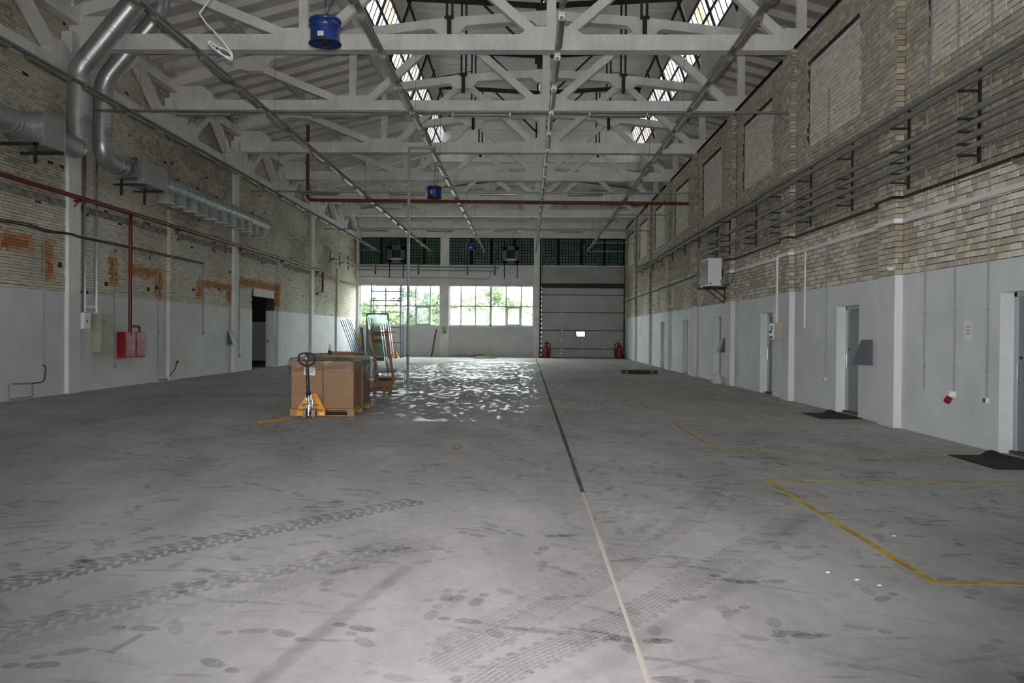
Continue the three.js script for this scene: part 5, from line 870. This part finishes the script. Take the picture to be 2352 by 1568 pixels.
  const bt = thing('glass_bottle', 'small dark bottle standing on the wrapped boxes behind the jack handle', 'bottle', [-4.25, 1.16, 17.7]); part(bt, 'body', [new THREE.LatheGeometry([[0, 0], [0.035, 0], [0.037, 0.08], [0.03, 0.1]].map(q => new THREE.Vector2(...q)), 16)], M.black); part(bt, 'neck', [new THREE.LatheGeometry([[0.033, 0.1], [0.037, 0.14], [0.014, 0.18], [0.014, 0.23], [0, 0.23]].map(q => new THREE.Vector2(...q)), 16)], S({ color: 0xb5aa98, roughness: 0.4 }));
}
/* pallet jack */
{
  const Y = M.yellow, j = thing('pallet_jack', 'yellow hand pallet jack with a black loop handle parked at the boxes', 'pallet jack', [-4.17, 0, 15.72], 0.02), v = (x, y, z) => new THREE.Vector3(x, y, z);
  // three axes: +z towards the camera
  part(j, 'fork', [rbx(-0.195, 0.13, -0.75, 0.16, 0.05, 1.15, 0.012), bx(-0.195, 0.09, -0.2, 0.16, 0.1, 0.05)], Y); part(j, 'fork', [rbx(0.195, 0.13, -0.75, 0.16, 0.05, 1.15, 0.012), bx(0.195, 0.09, -0.2, 0.16, 0.1, 0.05)], Y);
  part(j, 'bulkhead', [prism([[-0.27, 0.06], [-0.27, 0.14], [-0.08, 0.44], [0.02, 0.44], [0.02, 0.14], [-0.1, 0.06]], 0.03, v(0, 0, -0.2), ex, ey, ez), prism([[0.275, 0.06], [0.275, 0.14], [0.1, 0.46], [0.0, 0.46], [0.0, 0.14], [0.12, 0.06]], 0.03, v(0, 0, -0.2), ex, ey, ez), bx(0, 0.14, -0.185, 0.5, 0.03, 0.03), bx(0, 0.26, -0.2, 0.3, 0.03, 0.05)], Y);
  part(j, 'skirt', [bx(-0.2, 0.065, -0.165, 0.15, 0.075, 0.02), bx(0.2, 0.065, -0.165, 0.15, 0.075, 0.02)], Y);
  part(j, 'name_plate', [bx(0.215, 0.07, -0.152, 0.1, 0.03, 0.004)], M.white);
  part(j, 'pump', [cyl(v(0, 0.16, -0.06), v(0, 0.42, -0.06), 0.045, 16), cyl(v(0.06, 0.2, -0.05), v(0.06, 0.36, -0.05), 0.025, 12), bx(0, 0.4, -0.03, 0.12, 0.1, 0.09), cyl(v(0, 0.3, 0.01), v(0, 0.44, 0.01), 0.02, 10)], M.alu);
  part(j, 'turntable', [cyl(v(0, 0.235, -0.06), v(0, 0.262, -0.06), 0.15, 24)], M.zincFlat); part(j, 'spring', [cyl(v(0, 0.05, 0.03), v(0, 0.23, 0.01), 0.016, 10)], M.chrome);
  for (const s of [-1, 1]) { const w = part(j, 'wheel', [cyl(v(s * 0.055, 0.09, -0.06), v(s * 0.12, 0.09, -0.06), 0.09, 24)], S({ color: 0x8a8781, roughness: 0.6 })); part(w, 'hub', [cyl(v(s * 0.05, 0.09, -0.06), v(s * 0.126, 0.09, -0.06), 0.035, 14)], M.darkSteel); }
  const h = part(j, 'handle_shaft', [bar(v(-0.01, 0.44, 0.0), v(-0.012, 1.02, 0.1), 0.05, 0.055), bar(v(-0.01, 0.4, -0.02), v(-0.01, 0.5, 0.01), 0.075, 0.08)], M.black);
  sheet(h, 'lettering', 0.03, 0.36, paperCanvas(20, 240, (x) => { x.fillStyle = '#8d9393'; [0, 1, 3, 4, 5, 7, 8, 9, 10].forEach((q, n) => x.fillRect(5, 8 + q * 20.5, 10, n % 3 ? 10 : 13)); }, '#191a1b'), v(-0.012, 0.8, 0.096), 0, 0).rotation.x = 0.16;
  const P = [[-0.03, 1.0], [-0.14, 1.07], [-0.155, 1.12], [-0.15, 1.2], [-0.1, 1.235], [0, 1.245], [0.1, 1.235], [0.148, 1.2], [0.152, 1.12], [0.135, 1.07], [0.03, 1.0]].map(([x, y]) => v(x - 0.012, y, 0.1 + (y - 1) * 0.15));
  part(j, 'handle_loop', [tube(P, 0.017, 70, 10, 0.25)], M.black); part(j, 'handle_head', [rbx(-0.012, 1.13, 0.12, 0.055, 0.22, 0.05, 0.012), bar(v(0.0, 1.155, 0.125), v(0.1, 1.17, 0.125), 0.014, 0.016)], M.black); part(j, 'release_tab', [rbx(-0.02, 1.15, 0.147, 0.035, 0.05, 0.006, 0.003)], S({ color: 0xc2b268, roughness: 0.5 }));
}
single('wooden_strip', [bar(V(...at(594, 969, { Y: 0.03 })), V(...at(664, 962, { Y: 0.03 })), 0.06, 0.05)], M.woodOrange, 'orange wooden strip lying on the floor beside the pallet jack', 'timber');
/* glass crate: tilted glass sheets in a timber frame */
{
  const c = thing('glass_crate', 'timber crate frame holding large leaning glass sheets', 'crate', [-3.95, 0, 22.6], 0.16), v = (x, y, z) => new THREE.Vector3(x, y, z);
  for (const [x, z] of [[0.05, 0.85], [0.2, -0.2], [-0.25, -0.75]]) part(c, 'foot', [bx(x, 0.12, z, 0.09, 0.24, 0.09)], M.woodRed);
  part(c, 'base_beam', [bx(0, 0.3, 0.05, 0.5, 0.14, 1.95)], M.woodRed); part(c, 'base_board', [bx(0.25, 0.38, 0.05, 0.03, 0.3, 1.95), bx(0, 0.3, 1.02, 0.5, 0.16, 0.03)], M.woodRed);
  const lean = (x, z) => [v(x + 0.18, 0.35, z), v(x - 0.02, 1.72, z)];
  for (const z of [0.8, -0.35]) { const [a, b] = lean(0.1, z); part(c, 'upright', [bar(a, b, 0.1, 0.06)], M.woodRed); const [a2, b2] = lean(-0.32, z); part(c, 'upright', [bar(a2, b2, 0.1, 0.06)], M.woodRed); }
  for (const [y, x] of [[0.95, 0.02], [1.42, 0.0], [1.62, 0.06]]) part(c, 'cross_board', [bx(x - 0.14, y, 0.74, 0.3, 0.1, 0.03)], M.woodOld);
  for (const [y, x] of [[1.58, 0.14], [1.0, 0.22]]) part(c, 'rail', [bx(x, y, 0.2, 0.04, 0.1, 1.5)], M.woodRed);
  for (let i = 0; i < 5; i++) { const x = -0.02 + i * 0.06, H = i === 4 ? 1.55 : 1.45 + 0.05 * i, a = v(x + 0.16, 0.38, -0.05), b = v(x - 0.05, 0.38 + H, -0.05); part(c, 'glass_sheet', [bar(a, b, 1.7 - i * 0.02, 0.008)], M.crateGlass); part(c, 'glass_edge', [bar(a.clone().setZ(0.8), b.clone().setZ(0.8), 0.006, 0.008)], M.glassEdge); }
  part(c, 'strap', [bx(0.02, 1.66, 0.15, 0.6, 0.02, 2.0), bx(0.05, 0.62, 0.15, 0.62, 0.02, 2.0)], M.black);
  part(c, 'tall_panel', [bar(v(-0.3, 1.3, -0.1), v(-0.42, 2.08, -0.1), 0.9, 0.02)], M.crateGlass); part(c, 'panel_frame', [bar(v(-0.3, 1.2, 0.36), v(-0.42, 2.08, 0.36), 0.02, 0.03), bar(v(-0.42, 2.08, -0.55), v(-0.42, 2.08, 0.36), 0.02, 0.03)], M.glassEdge);
  part(c, 'black_panel', [bar(v(-0.5, 0.3, -0.15), v(-0.6, 1.78, -0.15), 0.7, 0.05)], M.black); part(c, 'spacer', [bx(-0.62, 1.5, 0.3, 0.08, 0.25, 0.06), bx(-0.66, 0.9, 0.3, 0.08, 0.2, 0.06)], M.wood);
}
/* framed panes standing behind the crate */
{
  const g = thing('window_panel', 'framed clear window panel standing on the crate top edge', 'panel', [-4.35, 0, 23.9], 0.15), v = (x, y, z) => new THREE.Vector3(x, y, z);
  part(g, 'glass', [bx(0, 1.55, 0, 0.56, 1.2, 0.008)], M.crateGlass); part(g, 'frame', [bx(-0.3, 1.1, 0, 0.05, 2.2, 0.05), bx(0.3, 1.1, 0, 0.05, 2.2, 0.05), bx(0, 2.19, 0, 0.6, 0.05, 0.05), bx(0, 1.75, 0, 0.6, 0.03, 0.04), bx(0, 0.03, 0, 0.6, 0.06, 0.05)], M.wedge);
}
/* scaffold tower in front of the window */
{
  const zs = 54.0, s = thing('scaffold_tower', 'tall thin steel scaffold tower with brown decks before the window', 'scaffold', [-9.2, 0, zs]), W = 1.95, D = 0.95, H = 4.75;
  const leg = (x, z) => part(s, 'standard', [cyl(new THREE.Vector3(x, 0.15, z), new THREE.Vector3(x, H, z), 0.024, 8)], M.blueRod);
  for (const x of [-W / 2, W / 2]) for (const z of [-D / 2, D / 2]) leg(x, z);
  for (const y of [1.0, 2.0, 3.0, 3.9, 4.15, 4.5]) for (const z of [-D / 2, D / 2]) part(s, 'ledger', [cyl(new THREE.Vector3(-W / 2, y, z), new THREE.Vector3(W / 2, y, z), 0.018, 6)], M.darkSteel);
  for (const x of [-W / 2, W / 2]) for (let y = 0.4; y < H; y += 0.5) part(s, 'rung', [cyl(new THREE.Vector3(x, y, -D / 2), new THREE.Vector3(x, y, D / 2), 0.016, 6)], M.darkSteel);
  for (const y of [3.75, 4.35]) part(s, 'deck', [bx(0, y, 0, W + 0.1, 0.05, D * 0.8)], M.woodRed);
  part(s, 'brace', [cyl(new THREE.Vector3(-W / 2, 2.0, D / 2), new THREE.Vector3(W / 2, 3.8, D / 2), 0.016, 6)], M.darkSteel); part(s, 'brace', [cyl(new THREE.Vector3(-W / 2, 1.2, -D / 2), new THREE.Vector3(W / 2, 3.0, -D / 2), 0.016, 6)], M.darkSteel); part(s, 'outrigger', [cyl(new THREE.Vector3(W / 2, 0.3, D / 2), new THREE.Vector3(-0.3, 1.3, D / 2), 0.02, 6)], M.yellow);
  for (const x of [-W / 2, W / 2]) for (const z of [-D / 2, D / 2]) part(s, 'castor', [cyl(new THREE.Vector3(x - 0.03, 0.09, z), new THREE.Vector3(x + 0.03, 0.09, z), 0.09, 14), bx(x, 0.16, z, 0.05, 0.06, 0.05)], M.black);
  const j = thing('pallet_jack', 'second yellow pallet jack parked at the foot of the scaffold', 'pallet jack', [-8.55, 0, 53.1], 1.2); part(j, 'fork', [bx(-0.6, 0.12, 0.17, 1.1, 0.05, 0.16)], M.yellow); part(j, 'fork', [bx(-0.6, 0.12, -0.17, 1.1, 0.05, 0.16)], M.yellow); part(j, 'bulkhead', [prism([[-0.28, 0.06], [0.28, 0.06], [0.1, 0.45], [-0.1, 0.45]], 0.06, new THREE.Vector3(0, 0, 0), ez, ey, ex)], M.yellow); part(j, 'handle', [cyl(new THREE.Vector3(0.1, 0.3, 0), new THREE.Vector3(0.2, 0.85, 0), 0.02, 8)], M.black); part(j, 'wheel', [cyl(new THREE.Vector3(0.1, 0.09, -0.1), new THREE.Vector3(0.1, 0.09, 0.1), 0.09, 14)], M.rubber);
  // rods and boards leaning in the corner
  for (let i = 0; i < 6; i++) { const b = V(-10.6 + i * 0.1, 0.02, 50.6 + i * 0.12), t = V(-11.55 + i * 0.09, rr(2.3, 2.55), 50.9 + i * 0.14); single('leaning_rod', [cyl(b, t, 0.022, 8)], i < 4 ? M.blueRod : M.rustSteel, i < 4 ? 'blue steel rod leaning on the left wall near the corner' : 'brown rod leaning beside the blue rods near the corner', 'rod', i < 4 ? 'blue leaning rods' : 'brown leaning rods'); }
  single('leaning_board', [bar(V(-6.62, 0.01, 57.0), V(-6.32, 1.9, 57.25), 0.03, 0.1)], M.woodOld, 'narrow brown board leaning against the column between the windows', 'board');
}
/* old pallet, sack, mats, debris */
{
  const a = fl(1470, 857), p = thing('wooden_pallet', 'old dark wooden pallet lying empty on the floor', 'pallet', [4.75, 0, 35.0], 0.55); makePallet(1.2, 0.95).forEach(([k, g]) => part(p, k, g, M.woodOld));
  const sk = new THREE.IcosahedronGeometry(0.24, 3), q = sk.attributes.position; for (let i = 0; i < q.count; i++) { const v = new THREE.Vector3().fromBufferAttribute(q, i), n = fbm(v.x * 9 + 40, v.y * 9 + v.z * 7 + 40, 512, 3) - 0.5; v.multiplyScalar(1 + 0.5 * n); v.y = Math.max(-0.14, v.y * 0.85); q.setXYZ(i, v.x, v.y, v.z); } sk.computeVertexNormals();
  const s = thing('plastic_sack', 'white crumpled plastic sack on the floor by the right wall', 'sack', [6.47, 0, 28.25]); part(s, 'bag', [sk.translate(0, 0.14, 0)], M.sack); part(s, 'neck', [cyl(new THREE.Vector3(0, 0.3, 0), new THREE.Vector3(0.04, 0.42, 0), 0.07, 10, 0.02)], M.sack);
  const mat = (cx, z0, z1, lab, w) => { const N = 24, D = 8, pos = [], idx = []; for (let i = 0; i <= N; i++) for (let k = 0; k <= D; k++) { const x = cx - w / 2 + w * i / N, z = z0 + (z1 - z0) * k / D, t = i / N, y = 0.012 + (t > 0.55 && t < 0.9 ? 0.07 * Math.sin((t - 0.55) / 0.35 * Math.PI) * Math.max(0, (k / D - 0.45) / 0.55) : 0); pos.push(x, y, -z); if (i && k) { const A = (i - 1) * (D + 1) + k - 1; idx.push(A, A + D + 1, A + 1, A + 1, A + D + 1, A + D + 2); } } const g = new THREE.BufferGeometry(); g.setAttribute('position', new THREE.Float32BufferAttribute(pos, 3)); g.setIndex(idx); g.computeVertexNormals(); const lo = g.clone().translate(0, -0.01, 0); single('door_mat', [g, lo], M.rubber, lab, 'mat'); };
  mat(6.28, 16.55, 17.75, 'black rubber mat in front of the door with a number plate', 0.86); mat(6.28, 10.4, 11.62, 'black rubber mat in front of the door beside the paper notice', 0.84);
  // heap of sand and shavings
  const hp = [], hn = 40; for (let i = 0; i < hn; i++) { const a2 = rnd() * 6.28, r = Math.sqrt(rnd()); hp.push(new THREE.IcosahedronGeometry(rr(0.05, 0.14), 1).scale(1.8, 0.45, 1.2).rotateY(rnd() * 3).translate(-2.9 + Math.cos(a2) * r * 0.95, 0.02 + 0.07 * (1 - r), -(54.8 + Math.sin(a2) * r * 0.7))); }
  const heap = single('debris_heap', hp, M.sand, 'low heap of pale shavings and sand before the end windows', 'debris'); heap.userData.kind = 'stuff';
  for (let i = 0; i < 7; i++) { const x = -5.2 + i * 0.3; single('debris_scrap', [bar(V(x, 0.03 + 0.03 * (i % 3), 57.05 + 0.02 * i), V(x + rr(0.4, 0.8), rr(0.03, 0.22), 57.1), 0.12, 0.02)], M.darkSteel, 'dark scrap strip lying at the foot of the end wall', 'scrap', 'dark scrap at the end wall'); }
  const st = fl(1050, 1031); single('stone_lump', [new THREE.IcosahedronGeometry(0.045, 1).scale(1.2, 0.7, 1).translate(st[0], 0.03, -st[1])], S({ color: 0x6f5d49, roughness: 1 }), 'small brown lump lying on the shiny floor', 'lump');
  [[1968, 1333], [1901, 1316], [2020, 1346], [2053, 1232]].forEach(([x, y]) => { const f = fl(x, y); single('paper_scrap', [new THREE.IcosahedronGeometry(0.012, 0).scale(1.5, 0.5, 1).translate(f[0], 0.007, -f[1])], M.white, 'tiny white scrap on the floor near the yellow line', 'scrap', 'white scraps by the yellow line'); });
  [[1180, 922], [1100, 930], [1005, 935]].forEach(([x, y], i) => { const f = fl(x, y); single('plastic_scrap', [new THREE.BoxGeometry(0.16, 0.012, 0.1).rotateY(i).translate(f[0], 0.008, -f[1])], M.white, 'pale plastic scrap on the polished floor', 'scrap', 'pale scraps on the polished floor'); });
}
/* ---------- outside: lawn and trees beyond the windows ---------- */
{
  const g = struct('ground', [wbx(-80, 80, -0.6, -0.3, ZE + 0.4, 70), wbx(-80, 80, -0.6, -0.3, -70, ZB - 0.4)], M.band);
  struct('ground', [wbx(-80, 80, -0.6, -0.29, 70, 160)], M.grass);
  const leafMats = [0x546844, 0x60754b, 0x4f6650, 0x6a7b52].map(c => new THREE.MeshPhysicalMaterial({ color: c, roughness: 1, transmission: 0.35, thickness: 0 }));
  const tree = (x, z, h, rx, label, mi) => {
    const t = thing('tree', label, 'tree', [x, -0.3, z]); const b = [cyl(new THREE.Vector3(0, 0, 0), new THREE.Vector3(0.1, h * 0.6, 0), 0.16, 8, 0.08)]; part(t, 'trunk', b, M.bark);
    const n = 1500, pos = [], nor = []; const blobs = []; for (let i = 0; i < 16; i++) { const a = rnd() * 6.28, u = rnd(); blobs.push([Math.cos(a) * rx * (1 - u * 0.75) * rr(0.3, 0.9), h * (0.14 + 0.78 * u), Math.sin(a) * rx * 0.7 * (1 - u * 0.7), rx * rr(0.3, 0.5) * (1.1 - 0.6 * u)]); }
    for (let i = 0; i < n; i++) { const bl = blobs[Math.floor(rnd() * 16)], d = new THREE.Vector3(rr(-1, 1), rr(-1, 1), rr(-1, 1)).normalize().multiplyScalar(bl[3] * Math.cbrt(rnd())), p = new THREE.Vector3(bl[0], bl[1], bl[2]).add(d), s = rr(0.12, 0.3), u = new THREE.Vector3(rr(-1, 1), rr(-1, 1), rr(-1, 1)).normalize(), w = new THREE.Vector3(rr(-1, 1), rr(-1, 1), rr(-1, 1)).cross(u).normalize(), nn = new THREE.Vector3().crossVectors(u, w); for (const q of [u.clone().multiplyScalar(s).add(p), w.clone().multiplyScalar(s * 0.7).add(p), u.clone().multiplyScalar(-s).add(p), u.clone().multiplyScalar(s).add(p), u.clone().multiplyScalar(-s).add(p), w.clone().multiplyScalar(-s * 0.7).add(p)]) { pos.push(q.x, q.y, q.z); nor.push(nn.x, nn.y, nn.z); } }
    const f = new THREE.BufferGeometry(); f.setAttribute('position', new THREE.Float32BufferAttribute(pos, 3)); f.setAttribute('normal', new THREE.Float32BufferAttribute(nor, 3)); const o = part(t, 'foliage', [f], leafMats[mi]); o.userData.kind = 'stuff';
  };
  const T = (px, topPx, z, rx, lab, mi) => { const p = at(px, topPx, { Z: z }); tree(p[0], z, p[1] + 0.3, rx, lab, mi); };
  T(845, 688, 80, 3.2, 'low round tree outside the corner window pane', 1); T(900, 690, 84, 3.0, 'loose pale tree behind the scaffold outside', 3); T(935, 655, 90, 3.2, 'tall bluish tree outside beside the cable pole', 2); T(975, 650, 95, 3.6, 'tall dense tree outside at the column window', 2); T(1010, 662, 86, 2.6, 'leafy tree outside just before the column', 0);
  T(1050, 695, 82, 3.0, 'low spreading tree outside past the column', 1); T(1092, 664, 92, 3.4, 'broad tree outside in the second window', 3); T(1135, 658, 96, 3.6, 'tallest tree outside in the second window', 0); T(1175, 668, 88, 3.0, 'feathery tree outside above the opening light', 3); T(1212, 690, 80, 2.6, 'small tree outside at the gate column', 1); T(1258, 690, 84, 3.0, 'tree outside behind the gate', 0);
  for (let i = 0; i < 9; i++) { const x = -14 + i * 2.2, h = rr(2.0, 3.2); tree(x, 71 + (i % 3), h, 1.5, 'low bush outside below the window sills', i % 4); scene.children[scene.children.length - 1].userData.group = 'bushes outside the windows'; scene.children[scene.children.length - 1].userData.category = 'bush'; }
}
renderer.render(scene, camera);
